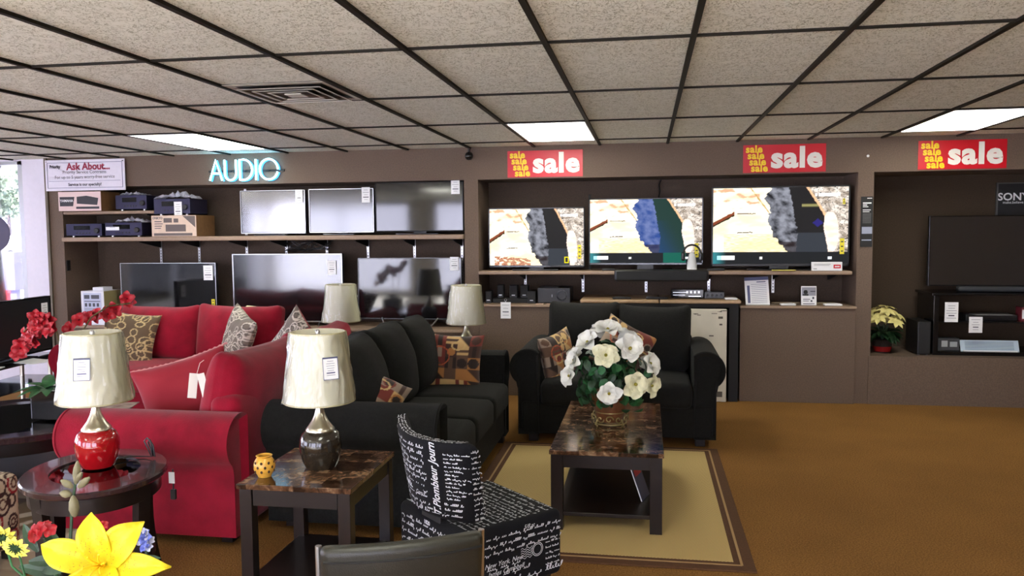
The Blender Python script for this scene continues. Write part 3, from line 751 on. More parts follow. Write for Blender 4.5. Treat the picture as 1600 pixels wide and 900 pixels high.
# ================================================================ MIDDLE BAY
def satellite(x, z0, z1, w, d=.09, y=7.60, label=None):
    t = thing('satellite_speaker', label, 'speaker', (x, y, z0), 0, 'satellite speakers under the middle shelf')
    h = z1-z0
    B().box(-w/2, w/2, 0, d, 0, h, .004).obj('cabinet', black, t)
    B().box(-w/2+.004, w/2-.004, -.004, .0, .02, h-.004, .002).obj('grille', blackm, t)
    B().box(-.016, .016, -.0055, -.004, .024, .032).obj('badge', silver, t)
    return t
CT = .869
satellite(-1.500, CT, .985, .06, label='small black satellite speaker nearest the middle pillar')
satellite(-1.392, .915, 1.04, .06, label='small black satellite speaker second from the middle pillar', y=7.66)
satellite(-1.262, .915, 1.04, .075, label='small black satellite speaker third from the pillar, above the hanging tag', y=7.64)
satellite(-1.160, .915, 1.04, .075, label='small black satellite speaker fourth from the pillar', y=7.66)
satellite(-1.080, CT, .985, .08, label='small black satellite speaker nearest the subwoofer')
t = thing('center_speaker', 'long low black center speaker lying under the satellite speakers', 'speaker', (-1.29, 7.62, CT))
B().box(-.17, .17, 0, .15, 0, .045, .004).obj('cabinet', black, t); B().box(-.165, .165, -.004, 0, .004, .041).obj('grille', blackm, t)
t = thing('subwoofer', 'black subwoofer box with round port beside the satellite speakers', 'subwoofer', (-.865, 7.60, CT))
B().box(-.155, .155, 0, .32, .006, .148, .005).obj('cabinet', mat('dark_grey_plastic', lin(44, 44, 46), .4), t)
B().lathe([(.052, 0), (.052, .006), (.040, .006), (.034, -.03), (.001, -.03)], n=28, caps=False).obj('port', gloss, t, True, loc=(.075, -.0, .078), rot=(PI/2, 0, 0))
B().box(-.02, -.016, -.002, 0, .06, .085).obj('indicator', silver, t)
B().box(-.11, .04, .02, .2, .149, .158, .004).obj('top_plate', black, t)
for s in (-1, 1): B().box(s*.12-.012, s*.12+.012, .02, .05, 0, .008).obj('foot', black, t)
t = thing('hanging_tag', 'white tag hanging on the cabinet front below the satellite speakers', 'tag', (-1.305, 7.445, .815))
card(t, .097, .155, (0, 0, 0), rows=4, name='card')
B().tube([(0, 0, .078), (-.012, 0, .10), (0, 0, .115), (.012, 0, .10), (0, 0, .078)], .002, 6).obj('hook', silver, t)
for (x, wd, lb, mm) in ((-.99, .07, 'pale leaflet lying left in front of the subwoofer', mat('pink_leaflet', lin(226, 190, 172), .7)), (-.875, .10, 'pink leaflet lying right in front of the subwoofer', mat('pink_leaflet', (0, 0, 0)))):
    tag(B().box(-wd/2, wd/2, -.025, .025, 0, .004).obj('leaflet', mm, None, loc=(x, 7.52, CT)), lb, 'leaflet')
# centre stand with wood tops
t = thing('display_stand', 'black display stand with two light wood tops behind the black loveseat', 'stand', (.12, 7.40, 0))
for s in (-1, 1): B().box(-.72 if s < 0 else .004, -.004 if s < 0 else .72, 0, .60, .893, .925, .010).obj('wood_top', woodtop, t)
B().box(-.70, .70, .04, .60, .855, .892).obj('rail', blackm, t)
for s in (-1, 1): B().box(s*.66-.04, s*.66+.04, .04, .60, 0, .855).obj('side_panel', blackm, t)
B().box(-.62, .62, .56, .59, 0, .855).obj('back_panel', blackm, t)
t = thing('flat_carton', 'large scuffed white flat carton leaning inside the black display stand', 'box', (.12, 7.39, .0), 0)
B().box(-.61, .595, 0, .05, 0.005, .845, .006).obj('carton_body', mat('dirty_white_board', lin(214, 208, 190), .6, noise_amt=.05, noise_scale=8), t)
q = B(); random.seed(11)
for k in range(26):
    x = random.uniform(-.55, .56); z = .80+random.uniform(-.02, .03); q.box(x, x+random.uniform(.01, .05), -.002, 0, z, z+random.uniform(.003, .009))
q.box(.52, .56, -.002, 0, .76, .78).box(.53, .555, -.002, 0, .70, .715).box(.44, .48, -.002, 0, .60, .61).box(.36, .40, -.002, 0, .42, .56).box(.50, .56, -.002, 0, .05, .10)
q.obj('scuff_marks', mat('grey_scuff', lin(90, 84, 74), .7), t)
# soundbar etc.
t = thing('soundbar', 'long black soundbar hanging off the shelf below the middle playing television', 'soundbar', (.133, 7.395, 1.092))
B().rbox(.84, .085, .108, .022, (0, .02, .054), 10).obj('body', black, t, True)
B().box(-.40, .40, -.026, -.022, .015, .095, .003).obj('grille', mat('speaker_cloth', (.018, .018, .019), .95), t)
t = thing('headphones', 'black headphones resting on a white stand beside the middle television', 'headphones', (.41, 7.49, 1.186))
B().tube([(.075*math.cos(a), 0, .16+.075*math.sin(a)) for a in [PI*k/12 for k in range(13)]], .009, 8).obj('headband', black, t, True)
for s in (-1, 1): B().rbox(.035, .07, .08, .016, (s*.078, 0, .13), 8).obj('ear_cup', black, t, True)
t = thing('headphone_stand', 'white tapered headphone stand on the middle shelf', 'headphone stand', (.41, 7.49, 1.186))
B().rbox(.085, .09, .02, .009, (0, 0, .011), 8).obj('foot', paper, t, True)
B().lathe([(.045, .015), (.043, .05), (.036, .11), (.026, .15), (.012, .168), (.001, .172)], n=24, sy=.55).obj('post', mat('pale_grey_plastic', lin(206, 206, 204), .4), t, True)
t = thing('boxed_player', 'slim white and red box in front of the largest television', 'box', (1.575, 7.465, 1.186))
B().box(-.128, .128, 0, .030, 0, .078, .003).obj('box_body', paper, t)
B().box(.055, .115, -.002, .0, .022, .055).obj('red_label', signred, t)
B().box(.065, .105, -.003, -.002, .033, .043).obj('lettering_bar', paper, t)
join_texts([], 'print', mat('soft_grey_ink', (.3, .3, .3), .6), t, loc=(0, -.002, 0), extra=[(-.11, .03, .056, .060), (-.11, .02, .046, .049), (-.115, -.085, .014, .022)])
tag(B().box(-.10, .10, -.03, .03, 0, .008, .002).obj('leaflet', mat('yellow_leaflet', lin(214, 204, 96), .6), None, loc=(1.21, 7.475, 1.187)), 'yellow leaflet lying on the shelf under the largest television', 'leaflet')
def remote(label, x, y, z, rz=0, l=.17):
    t = thing('remote_control', label, 'remote control', (x, y, z), rz)
    B().rbox(l, .045, .018, .007, (0, 0, .0095), 8).obj('body', black, t, True)
    q = B()
    for i in range(6):
        for j in range(3): q.box(-l*.36+i*l*.13, -l*.36+i*l*.13+.008, -.014+j*.011, -.008+j*.011, .0184, .0200)
    q.obj('keys', mat('grey_rubber', (.25, .25, .25), .6), t)
remote('black remote control on the shelf left of the soundbar', -.345, 7.50, 1.186, .1, .12)
remote('black remote control on the shelf left of the largest television', .62, 7.50, 1.186, 0, .16)
remote('black remote control on the left wood top of the display stand', -.22, 7.47, .926, .05)
remote('black remote control on the display stand beside the cable box', .10, 7.50, .926, 0, .2)
# cable box + mixer on stand
t = thing('cable_box', 'black cable box with bright display on the display stand', 'cable box', (.385, 7.55, .926))
B().box(-.155, .135, 0, .22, .01, .085, .004).obj('body', gloss, t)
q = B()
for k in range(4): q.box(-.02+k*.035, -.004+k*.035, -.002, 0, .05, .07)
q.box(-.14, -.03, -.002, 0, .03, .036).box(-.14, -.02, -.002, 0, .055, .060).box(.0, .11, -.002, 0, .018, .026); q.obj('display', silver, t)
for s in (-1, 1): B().cyl((s*.11, .03), .012, 0, .012, 12).obj('foot', black, t)
t = thing('signal_splitter', 'small dark signal splitter box right of the cable box', 'splitter', (.62, 7.58, .926))
B().box(-.09, .09, 0, .10, 0, .06, .004).obj('body', mat('gunmetal', (.06, .06, .06), .35, metal=.6), t)
for k in range(4): B().lathe([(.011, 0), (.011, .012), (.007, .016)], n=12).obj('connector', black, t, loc=(-.06+k*.04, 0, .03), rot=(PI/2, 0, 0))
def pad(label, x, y, z, w=.11, d=.08):
    t = thing('charging_pad', label, 'pad', (x, y, z), 0)
    B().rbox(w, d, .016, .006, (0, 0, .009), 8).obj('body', paper, t, True)
    B().rbox(w*.62, d*.62, .006, .002, (0, 0, .019), 6).obj('cradle', mat('light_grey', (.5, .5, .5), .5), t, True)
pad('small white tray at the right end of the display stand', .755, 7.47, .926)
pad('white charging pad between price list and photo card', 1.257, 7.52, CT+.004, .13)
pad('white charging pad right of the photo card', 1.64, 7.52, CT+.004, .15)
for (x, lb) in ((1.29, 'cream strip lying behind the left charging pad'), (1.60, 'cream strip lying behind the right charging pad')):
    tag(B().box(-.14, .11, -.012, .012, 0, .010).obj('shelf_strip', mat('cream_strip', lin(170, 158, 124), .6), None, loc=(x, 7.74, CT+.004)), lb, 'strip')
# price list in slanted holder
t = thing('price_list', 'white printed price list in a leaning holder on the right base cabinet', 'price list', (1.00, 7.54, CT+.004))
p = B().box(-.105, .105, -.001, .001, 0, .255).obj('sheet', paper, t, loc=(0, 0, 0), rot=(-.18, -.05, 0))
q = B().box(-.105, .105, -.0025, -.001, .225, .255).box(-.085, -.062, -.0025, -.001, .02, .18)
for k in range(11): q.box(-.05, .085, -.0025, -.001, .022+k*.0165, .0245+k*.0165)
q.box(.0, .08, -.0025, -.001, .205, .213); q.obj('print', inkblue, p)
B().box(-.10, .10, -.02, .08, 0, .006).obj('holder_foot', mat('clear_holder', (.5, .5, .5), .1), t)
t = thing('photo_card', 'white framed card with a small portrait photo on the right base cabinet', 'card', (1.443, 7.55, CT+.004))
p = B().box(-.066, .066, -.004, .004, 0, .172, .002).obj('frame', paper, t, rot=(-.08, 0, 0))
q = B().box(-.06, .06, -.0055, -.004, .085, .160); q.obj('photo', mat('grey_photo', lin(150, 150, 160), .5), p)
q = B().lathe([(.001, .0), (.017, .004), (.019, .02), (.012, .034), (.001, .036)], (-.028, -.0058), 14, sy=.06).box(-.052, -.004, -.0065, -.0055, .085, .10); q2 = q.obj('portrait', blackm, p); 
for v in q2.data.vertices:
    if v.co.y < -.0040 and v.co.z < .04: v.co.z += .100
q = B().box(.012, .055, -.0065, -.0055, .12, .128).box(-.05, .01, -.0055, -.004, .05, .056).box(-.05, .0, -.0055, -.004, .035, .04).box(.03, .045, -.0055, -.004, .055, .075).box(.015, .03, -.0055, -.004, .03, .045).box(-.05, .05, -.0055, -.004, .01, .016); q.obj('print', ink, p)
# black vertical poster on right pillar
t = thing('product_poster', 'narrow black product poster on the right pillar', 'poster', (1.905, 7.497, 1.615))
B().box(-.049, .049, -.006, 0, -.22, .22).obj('board', blackm, t)
join_texts([], 'lettering', paper, t, loc=(0, -.0065, 0), extra=[(-.035, .035, .158, .168), (-.035, .0, .142, .150), (-.035, .01, .128, .134), (.0, .04, .202, .208), (-.035, .03, .10, .106), (-.035, .02, .085, .09)])
q = B()
for k in range(9): q.box(-.035, .035, -.0072, -.006, .07-k*.010, .0725-k*.010)
q.obj('small_print', mat('grey_print', (.2, .2, .2), .6), t)
B().box(-.04, .045, -.0075, -.006, -.105, -.045).box(-.04, .04, -.0075, -.006, -.165, -.155).obj('picture', mat('silver_blue_print', lin(150, 156, 176), .5), t)
# hdmi cable up the wall in middle bay
tag(B().tube([(.14, 7.99, 2.045), (.12, 7.98, 1.99), (.13, 7.95, 1.93), (.11, 7.90, 1.85)], .008, 8).obj('power_cable', black, None, True), 'black cable dropping from the soffit behind the middle television', 'cable')
tag(B().tube([(-.53, 7.70, 1.90), (-.53, 7.70, 1.19)], .012, 8).obj('bracket_post', blackm, None), 'thin black upright post between the left two playing televisions', 'post')

# ================================================================ RIGHT ALCOVE
t = thing('glass_tv_rack', 'black television rack with glass shelves in the right alcove', 'tv stand', (3.15, 7.60, .431))
for s in (-1, 1): B().box(s*.62-.022, s*.62+.022, 0, .44, 0, .53, .004).obj('side_frame', gloss, t)
B().box(-.66, .66, -.01, .46, .53, .552, .004).obj('top', gloss, t)
for z in (.0, .27): B().box(-.60, .60, .01, .43, z+.02, z+.032).obj('glass_shelf', gloss, t)
B().box(-.60, .60, .0, .02, 0, .03).obj('front_rail', gloss, t)
c = card(t, .11, .175, (-.50, -.012, .385), label='white price card', rows=6)
c = card(t, .11, .14, (-.30, -.012, .275), label='white price card', rows=5)
t = thing('brochure_stack', 'pale blue-white brochure lying on the lower shelf of the alcove rack', 'brochure', (3.0, 7.66, .464))
B().box(-.22, .22, -.02, .1, .0, .006).obj('pages', paper, t)
p = B().box(-.24, .24, -.001, .001, 0, .10).obj('cover', mat('pale_blue_cover', lin(190, 206, 220), .4), t, rot=(-.35, 0, 0))
q = B()
for k in range(6): q.box(-.2, .2, -.0022, -.001, .015+k*.013, .019+k*.013)
q.obj('print', mat('slate_print', lin(90, 110, 130), .5), p)
t = thing('disc_player', 'black disc player with leaflets on the upper rack shelf', 'player', (3.02, 7.70, .734))
B().box(-.21, .21, 0, .2, 0, .05, .003).obj('body', black, t)
B().box(-.15, .15, -.05, .1, .051, .056).obj('leaflet', mat('grey_leaf', lin(120, 120, 120), .5), t)
t = thing('game_box', 'small grey printed box on the lower rack shelf, left', 'box', (2.66, 7.66, .464))
B().box(-.09, .09, 0, .1, 0, .11, .003).obj('box_body', mat('dark_grey_box', lin(58, 60, 62), .4), t); B().box(-.06, -.01, -.002, 0, .035, .09).box(.01, .07, -.002, 0, .035, .08).obj('label', mat('pale_label', lin(160, 164, 164), .5), t)
t = thing('book_spines', 'red and white book standing on the upper rack shelf at the frame edge', 'book', (3.27, 7.68, .733))
B().box(-.015, .015, 0, .12, 0, .12, .002).obj('cover', mat('maroon_cover', lin(120, 40, 50), .5), t); B().box(-.010, .010, -.001, .0, .02, .1).obj('spine_label', paper, t)
t = thing('alcove_subwoofer', 'tall black speaker box left of the alcove rack', 'speaker', (2.43, 7.58, .431))
B().box(-.055, .055, 0, .34, .006, .30, .006).obj('cabinet', black, t); B().box(-.048, .048, -.005, 0, .02, .29, .002).obj('grille', blackm, t)
for s in (-1, 1): B().cyl((s*.035, .03), .01, 0, .008, 10).obj('foot', silver, t)
# poinsettia
t = thing('potted_poinsettia', 'cream poinsettia in a dark pot beside the right pillar on the platform', 'plant', (2.13, 7.76, .431))
B().lathe([(.07, 0), (.09, .11), (.096, .115), (.09, .12), (.08, .115)], n=24).obj('pot', mat('dark_pot', lin(40, 34, 30), .5), t, True)
B().lathe([(.0735, .01), (.082, .055)], n=24, caps=False).obj('pot_band', mat('red_foil', lin(150, 20, 20), .3), t, True)
def leafblade(b, c, d, n, L, w, droop=.2, fold=.15, k=5):
    """pointed blade from c along d, with normal n"""
    d = Vector(d).normalized(); n = Vector(n); n = (n-d*n.dot(d)); n = n.normalized() if n.length > 1e-5 else d.orthogonal().normalized(); s = d.cross(n)
    vs = []
    for i in range(k+1):
        t_ = i/k; ww = w*math.sin(PI*min(1, t_*.92+.06))**.8*(1 if t_ < .98 else .15)
        p = Vector(c)+d*L*t_-n*L*droop*t_*t_
        vs += [p-s*ww/2+n*fold*ww, p, p+s*ww/2+n*fold*ww]
    fs = []
    for i in range(k): fs += [(3*i, 3*i+1, 3*i+4, 3*i+3), (3*i+1, 3*i+2, 3*i+5, 3*i+4)]
    b.verts_faces([Vector(v) for v in vs], fs)
random.seed(21)
q = B()
for k in range(60):
    a = random.uniform(0, 2*PI); e = random.uniform(-.3, .5); d = Vector((math.cos(a)*math.cos(e), math.sin(a)*math.cos(e), math.sin(e)))
    leafblade(q, Vector((0, 0, .17))+d*.05, d, (0, 0, 1), .13, .06, .4)
q.obj('foliage', leafd, t, fix=False)
q = B()
for k in range(16): a = k*2.4; q.tube([(0, 0, .1), (.05*math.cos(a), .05*math.sin(a), .25)], .003, 5)
q.obj('stem', leafd, t)
for k in range(13):
    a = k*2.4; r = .035+.15*math.sqrt(k/13); c = Vector((r*math.cos(a), r*math.sin(a)*.9, .42-r*r*4.5)); up = (Vector((c.x*2.2, c.y*2.2, .42))).normalized(); q = B()
    for j in range(7):
        an = j*2*PI/7+k; u = up.orthogonal().normalized(); v = up.cross(u); d = (u*math.cos(an)+v*math.sin(an)+up*.15)
        leafblade(q, c, d, up, .085, .045, .25)
    q.obj('flower', mat('cream_yellow_bract', lin(226, 214, 140), .6, noise_amt=.1, noise_scale=30), t, fix=False)

# ================================================================ SOFAS
def arm_profile(h, r, inner, outer, cx=0):
    """rolled arm: straight inner face at +inner, roll of radius r, body back at -outer"""
    cz = h-r; p = []
    a0 = math.acos(max(-1, min(1, (inner-cx)/r))) if (inner-cx) < r else 0
    p.append((inner, .055)); p.append((inner, cz*.5))
    n = 18; a1 = PI+.9
    for i in range(n+1):
        a = a0+(a1-a0)*i/n; p.append((cx+r*math.cos(a), cz+r*math.sin(a)))
    p.append((-outer, cz-r*1.1)); p.append((-outer, .055))
    return p
def sofa(name, label, cat, W_, D, arm_h, seat_h, back_h, cush_h, n, m, loc, rz, mseat=None, rr=.135, legs=True, cushion_t=.24, lean=.22, seed=1, puff=.05, coff=.36):
    t = thing(name, label, cat, loc, rz); random.seed(seed); a = .215; mseat = mseat or m
    B().rbox(W_-.16, D-.06, .24, .03, (0, D/2, .055+.12), 10).obj('base', m, t, True)
    B().rbox(W_-2*a+.05, .17, back_h-.06, .06, (0, D-.135, .06+(back_h-.06)/2), 12).obj('back_frame', m, t, True)
    for s in (-1, 1):
        pr = arm_profile(arm_h, rr, a-rr, .075+.0)
        q = B(); q.prism(pr, .02, D-.01, .035)
        q.xf(Matrix.Translation((W_/2-rr, 0, 0)) @ Matrix.Scale(-1, 4, (1, 0, 0)) if s > 0 else Matrix.Translation((-W_/2+rr, 0, 0)))
        q.obj('arm', m, t, True)
        pp = [(x*.96, z) for x, z in pr]
        pts = [(s*(W_/2-rr)+(-s)*x, .032, z) for x, z in pr[1:-1]]
        B().tube(pts, .006, 6).obj('arm_piping', m, t, True)
    iw = W_-2*a-.01; cw = iw/n
    for k in range(n):
        x = -iw/2+cw*(k+.5)
        def f(p, cw=cw): 
            u = p.x/(cw/2); v = p.y/(D*.36); e = (1-u*u)*(1-min(1, v*v)); return (p.x, p.y, p.z+(.028*e if p.z > 0 else 0))
        B().rbox(cw-.012, D-.27, seat_h-.27, .05, (x, (D-.27)/2-.015, .285+(seat_h-.27)/2-.012), 12, f).obj('seat_cushion', mseat, t, True)
    for k in range(n):
        x = -iw/2+cw*(k+.5); hh = cush_h-seat_h+.02; hh += random.uniform(-.01, .015)
        w2 = cw/2
        def f(p, w2=w2, hh=hh, sd=seed*3.1+k):
            u = p.x/w2; v = p.z/(hh/2); e = max(0, 1-u*u)*max(0, 1-v*v)
            y = p.y*(.42+.58*max(0, 1-abs(u)**3.0)**.5*max(0, 1-max(0, v)**4)**.5) - (puff*e if p.y < 0 else -puff*.6*e)
            z = p.z+.025*max(0, abs(u)-.75)*4*(1 if v > .3 else 0)*(.6+.4*v)-.012*(1-u*u)*(0 if v < 0 else v)
            z += .008*nz(p.x*5, p.z*5, sd); y += .012*nz(p.x*6, p.z*6, sd+4)
            return (p.x*(1+.02*v), y, z)
        o = B().rbox(cw+.01, cushion_t, hh, .07, (0, 0, hh/2), 16, f).obj('back_cushion', mseat, t, True, loc=(x, D-coff, seat_h-.005), rot=(-lean, random.uniform(-.02, .02), random.uniform(-.03, .03)))
    if legs:
        for s in (-1, 1):
            for y in (.07, D-.10): B().box(s*(W_/2-.17)-.035, s*(W_/2-.17)+.035, y-.03, y+.03, 0, .06, .004).obj('leg', espresso, t)
    return t
sofa('loveseat', 'black loveseat facing the camera behind the marble coffee table', 'loveseat', 1.55, .92, .685, .455, .74, .965, 2, blkf, (-.218, 5.80, 0), 0, seed=2, cushion_t=.26)
sofa('sofa', 'black sofa seen from its end, facing right between red loveseat and rug', 'sofa', 2.15, .96, .68, .455, .74, .95, 3, blkf, (-.995, 4.87, 0), PI/2, seed=3, cushion_t=.28, puff=.06)
sofa('loveseat', 'red loveseat in the left foreground with its near rolled arm beside the oval table', 'loveseat', 2.06, .97, .665, .46, .735, .93, 2, redf, (-2.95, 4.565, 0), -PI/2, mseat=redf, seed=4, cushion_t=.25, puff=.05, rr=.14, coff=.24)
sofa('loveseat', 'red loveseat facing the camera in front of the unlit televisions', 'loveseat', 1.95, 1.0, .66, .455, .74, .905, 2, redf, (-3.90, 5.86, 0), 0, mseat=redf, seed=5, cushion_t=.28, puff=.07)

# ---------------------------------------------------------------- throw pillows
PAL = [lin(120, 46, 34), lin(176, 118, 60), lin(44, 28, 22), lin(206, 170, 112), lin(96, 70, 52), lin(150, 130, 112), lin(70, 44, 34)]
def geo(seed):
    rn = random.Random(seed); N_ = 5
    g = [[rn.choice(PAL) for _ in range(N_)] for _ in range(N_)]; kind = [[rn.randint(0, 5) for _ in range(N_)] for _ in range(N_)]
    g2 = [[rn.choice(PAL) for _ in range(N_)] for _ in range(N_)]
    def f(u, v):
        i = min(N_-1, int(u*N_)); j = min(N_-1, int(v*N_)); a = u*N_-i; b = v*N_-j; c = g[i][j]; k = kind[i][j]
        if k == 0 and (a-.5)**2+(b-.5)**2 < .14: c = g2[i][j]
        if k == 1 and a+b < 1: c = g2[i][j]
        if k == 2 and abs(a-.5) < .18: c = g2[i][j]
        if k == 3 and (a-.5)**2+(b-.5)**2 < .20: c = g2[i][j] if (a-.5)**2+(b-.5)**2 > .10 else lin(40, 26, 20)
        if k == 4 and int(b*4) % 2: c = g2[i][j]
        r = math.hypot(u-.62, (v-.82)*1.4)
        if .095 < r < .125: c = lin(210, 180, 120)
        r = math.hypot(u-.3, v-.62)
        if .16 < r < .18: c = lin(190, 90, 50)
        if v < .02 or u < .015: c = lin(60, 40, 30)
        return c
    return f
def swirl(base, line, dark, seed):
    rn = random.Random(seed); cs = [(rn.random()*1.2-.1, rn.random()*1.2-.1, rn.uniform(.05, .09), rn.uniform(.7, 1.4)) for _ in range(70)]
    def f(u, v):
        uu = u+.02*nz(u*7, v*7, seed); vv = v+.02*nz(u*7, v*7, seed+5); c = mixc(base, dark, .25+.3*nz(u*5, v*5, seed+2))
        for (x, y, r, k) in cs:
            d = math.hypot((uu-x)*k, vv-y)
            if abs(d-r) < .011: c = line
            elif abs(d-r+.018) < .008: c = mixc(base, dark, .8)
        return c
    return f
def plain(c): return lambda u, v: c
pilm = vmat('printed_upholstery_fabric', .8, bump=.2, sheen=.2)
def pillow(label, w, h, th, loc, rot, front, back=None, group=None, name='throw_pillow', n=64, cat='pillow'):
    back = back or front; vs = []; cols = []; fs = []
    def P(u, v, s):
        a = 2*u-1; b = 2*v-1
        x = w/2*a*(1-.10*(1-b*b)); z = h/2*b*(1-.10*(1-a*a)); e = max(0, (1-a**4))*max(0, (1-b**4))
        y = -s*th/2*e**.6+.006*nz(a*3, b*3, w*9+s)
        return (x, y, z)
    for s in (1, -1):
        for j in range(n+1):
            for i in range(n+1):
                u, v = i/n, j/n; vs.append(P(u, v, s)); cols.append((front if s > 0 else back)(u, v))
    k = (n+1)**2
    for j in range(n):
        for i in range(n):
            a = j*(n+1)+i; fs.append((a, a+1, a+n+2, a+n+1)); fs.append((k+a, k+a+n+1, k+a+n+2, k+a+1))
    me = bpy.data.meshes.new(name); me.from_pydata(vs, [], fs)
    at = me.color_attributes.new('print', 'FLOAT_COLOR', 'POINT')
    for i, c in enumerate(cols): at.data[i].color = (*c, 1)
    bm = bmesh.new(); bm.from_mesh(me); bmesh.ops.remove_doubles(bm, verts=bm.verts, dist=1e-5); bm.to_mesh(me); bm.free()
    o = link(name, me, pilm, None, True, loc=loc, rot=rot)
    return tag(o, label, cat, group)
TAN = swirl(lin(104, 84, 58), lin(196, 172, 122), lin(60, 50, 40), 3); GRY = swirl(lin(124, 112, 100), lin(206, 196, 180), lin(60, 54, 50), 4)
RED = plain(lin(150, 14, 36)); RED2 = plain(lin(158, 16, 40))
pillow('tan and gold swirl patterned pillow at the left of the far red loveseat', .50, .46, .17, (-4.40, 6.26, .665), (-.25, .12, .10), TAN)
pillow('grey and cream swirl patterned pillow at the right of the far red loveseat', .46, .44, .16, (-3.36, 6.23, .695), (-.22, .30, -.75), GRY)
t = pillow('deep red pillow with a beaded tassel trim, leaning behind the near red arm', .52, .42, .15, (-2.52, 4.08, .665), (-.15, -.27, .38), RED, GRY)
q = B(); random.seed(3)
for k in range(9): q.lathe([(.001, -.012), (.010, -.006), (.010, .006), (.001, .012)], (-.30+.004*math.sin(k*2), 0), 8); q.xf(Matrix.Translation((0, 0, .0)));
q.bm.free(); q = B()
for k in range(9):
    c = (-.285+.004*math.sin(k*2), -.01); z = -.19+.021*k; q.lathe([(.001, z-.009), (.009, z-.004), (.009, z+.004), (.001, z+.009)], c, 8)
q.obj('bead_tassel', mat('pearl_beads', (.75, .72, .68), .25), t, True)
q = B(); pts = []
for k in range(40): u = -1+2*k/39; pts.append((.28*u, 0, .21*(1-.10*(1-u*u))+.003*math.sin(k*3)))
q.tube(pts, .006, 6); q.obj('cord_trim', mat('pink_cord', lin(200, 130, 130), .6), t, True)
pillow('patterned and red pillow poking up above the near red back cushions', .40, .40, .13, (-2.30, 5.02, .80), (-.1, .75, -.5), lambda u, v: (GRY(u, v) if u < .5 else lin(150, 14, 36)), RED)
pillow('brown geometric patchwork pillow at the far end of the black sofa', .44, .42, .16, (-1.36, 5.54, .625), (-.16, .05, .05), geo(4))
pillow('brown geometric patchwork pillow mostly hidden behind the grey lamp on the black sofa', .46, .44, .15, (-1.555, 4.20, .62), (-.55, .55, .35), geo(9))
pillow('gold and red patchwork pillow against the left arm of the black loveseat', .38, .38, .14, (-.665, 6.06, .60), (-.15, -.16, 1.05), geo(12))
pillow('red and tan patchwork pillow behind the white flowers on the black loveseat', .42, .40, .15, (-.17, 6.17, .655), (-.3, .50, .1), geo(21))
# hang tags on the red loveseat
hangt = mat('cream_tag', lin(236, 230, 220), .6)
t = thing('hang_tags', 'pair of white paper tags hanging from the near red back cushion', 'tag', (-2.29, 3.80, .835), .2)
for (x, r, y) in ((-.015, .12, 0), (.02, -.25, -.008)): B().box(-.022, .022, -.001, .001, -.13, 0, .0005).obj('card', hangt, t, loc=(x, y, 0), rot=(0, r, r))
B().tube([(0, 0, 0), (.01, .02, .05), (.02, .05, .06)], .0015, 5).obj('string', hangt, t)
o = B().box(-.055, .055, -.03, .03, 0, .003).obj('paper_ticket', mat('cream_ticket', lin(240, 232, 190), .6), None, loc=(-3.43, 6.60, .905), rot=(.25, .1, .1)); tag(o, 'cream paper ticket lying on the right back cushion of the far red loveseat', 'ticket')

# ================================================================ TABLES
def parsons(name, label, x0, x1, y0, y1, h, leg=.055, shelf_z=None):
    t = thing(name, label, 'table', ((x0+x1)/2, (y0+y1)/2, 0)); w = (x1-x0)/2; d = (y1-y0)/2
    B().box(-w, w, -d, d, h-.022, h, .003).obj('marble_top', marble, t)
    for sx_ in (-1, 1):
        for sy_ in (-1, 1): B().box(sx_*(w-.008)-(leg if sx_ > 0 else 0), sx_*(w-.008)+(leg if sx_ < 0 else 0), sy_*(d-.008)-(leg if sy_ > 0 else 0), sy_*(d-.008)+(leg if sy_ < 0 else 0), 0, h-.023, .002).obj('leg', espresso, t)
    for s in (-1, 1):
        B().box(-w+.064, w-.064, s*(d-.024)-.010, s*(d-.024)+.010, h-.09, h-.023).obj('apron', espresso, t)
        B().box(s*(w-.024)-.010, s*(w-.024)+.010, -d+.064, d-.064, h-.09, h-.023).obj('apron', espresso, t)
    z = shelf_z or .13
    B().box(-w+.03, w-.03, -d+.03, d-.03, z-.02, z, .002).obj('lower_shelf', espresso, t)
    return t
parsons('coffee_table', 'brown marble topped coffee table on the beige rug in front of the black loveseat', -.49, .092, 4.045, 5.27, .43, .062, .10)
parsons('end_table', 'brown marble topped end table in the foreground carrying the grey lamp', -1.622, -1.138, 2.945, 3.50, .55, .052, .15)
# hidden-height end tables for the two far lamps
def small_table(label, x, y, h=.54):
    t = thing('end_table', label, 'table', (x, y, 0))
    B().box(-.2, .2, -.17, .17, h-.025, h, .004).obj('top', espresso, t)
    for a in (-1, 1):
        for b_ in (-1, 1): B().box(a*.17-.02, a*.17+.02, b_*.14-.02, b_*.14+.02, 0, h-.026).obj('leg', espresso, t)
small_table('small dark end table behind the far end of the black sofa, under a cream lamp', -1.40, 6.22)
small_table('small dark end table behind the two red loveseats, under a cream lamp', -2.46, 6.26)
# oval side table with glass inset
t = thing('oval_side_table', 'dark wood oval side table with glass inset carrying the red lamp', 'table', (-2.325, 3.05, 0), .55)
rx, ry, H_ = .285, .345, .55
def ovalring(b, ax, ay, bx, by, z0, z1, n=64, r=.006):
    vs = []; fs = []
    for j in range(n):
        a = 2*PI*j/n; c, s_ = math.cos(a), math.sin(a)
        vs += [((ax-r)*c, (ay-r)*s_, z1), (ax*c, ay*s_, z1-r), (ax*c, ay*s_, z0+r), ((ax-r)*c, (ay-r)*s_, z0), (bx*c, by*s_, z0), (bx*c, by*s_, z1)]
    for j in range(n):
        for k in range(6): fs.append((j*6+k, j*6+(k+1) % 6, ((j+1) % n)*6+(k+1) % 6, ((j+1) % n)*6+k))
    b.verts_faces(vs, fs)
glossw = mat('glossy_espresso', lin(48, 30, 34), .16, coat=.6)
q = B(); ovalring(q, rx, ry, rx*.62, ry*.62, H_-.028, H_); q.obj('top_rim', glossw, t, True)
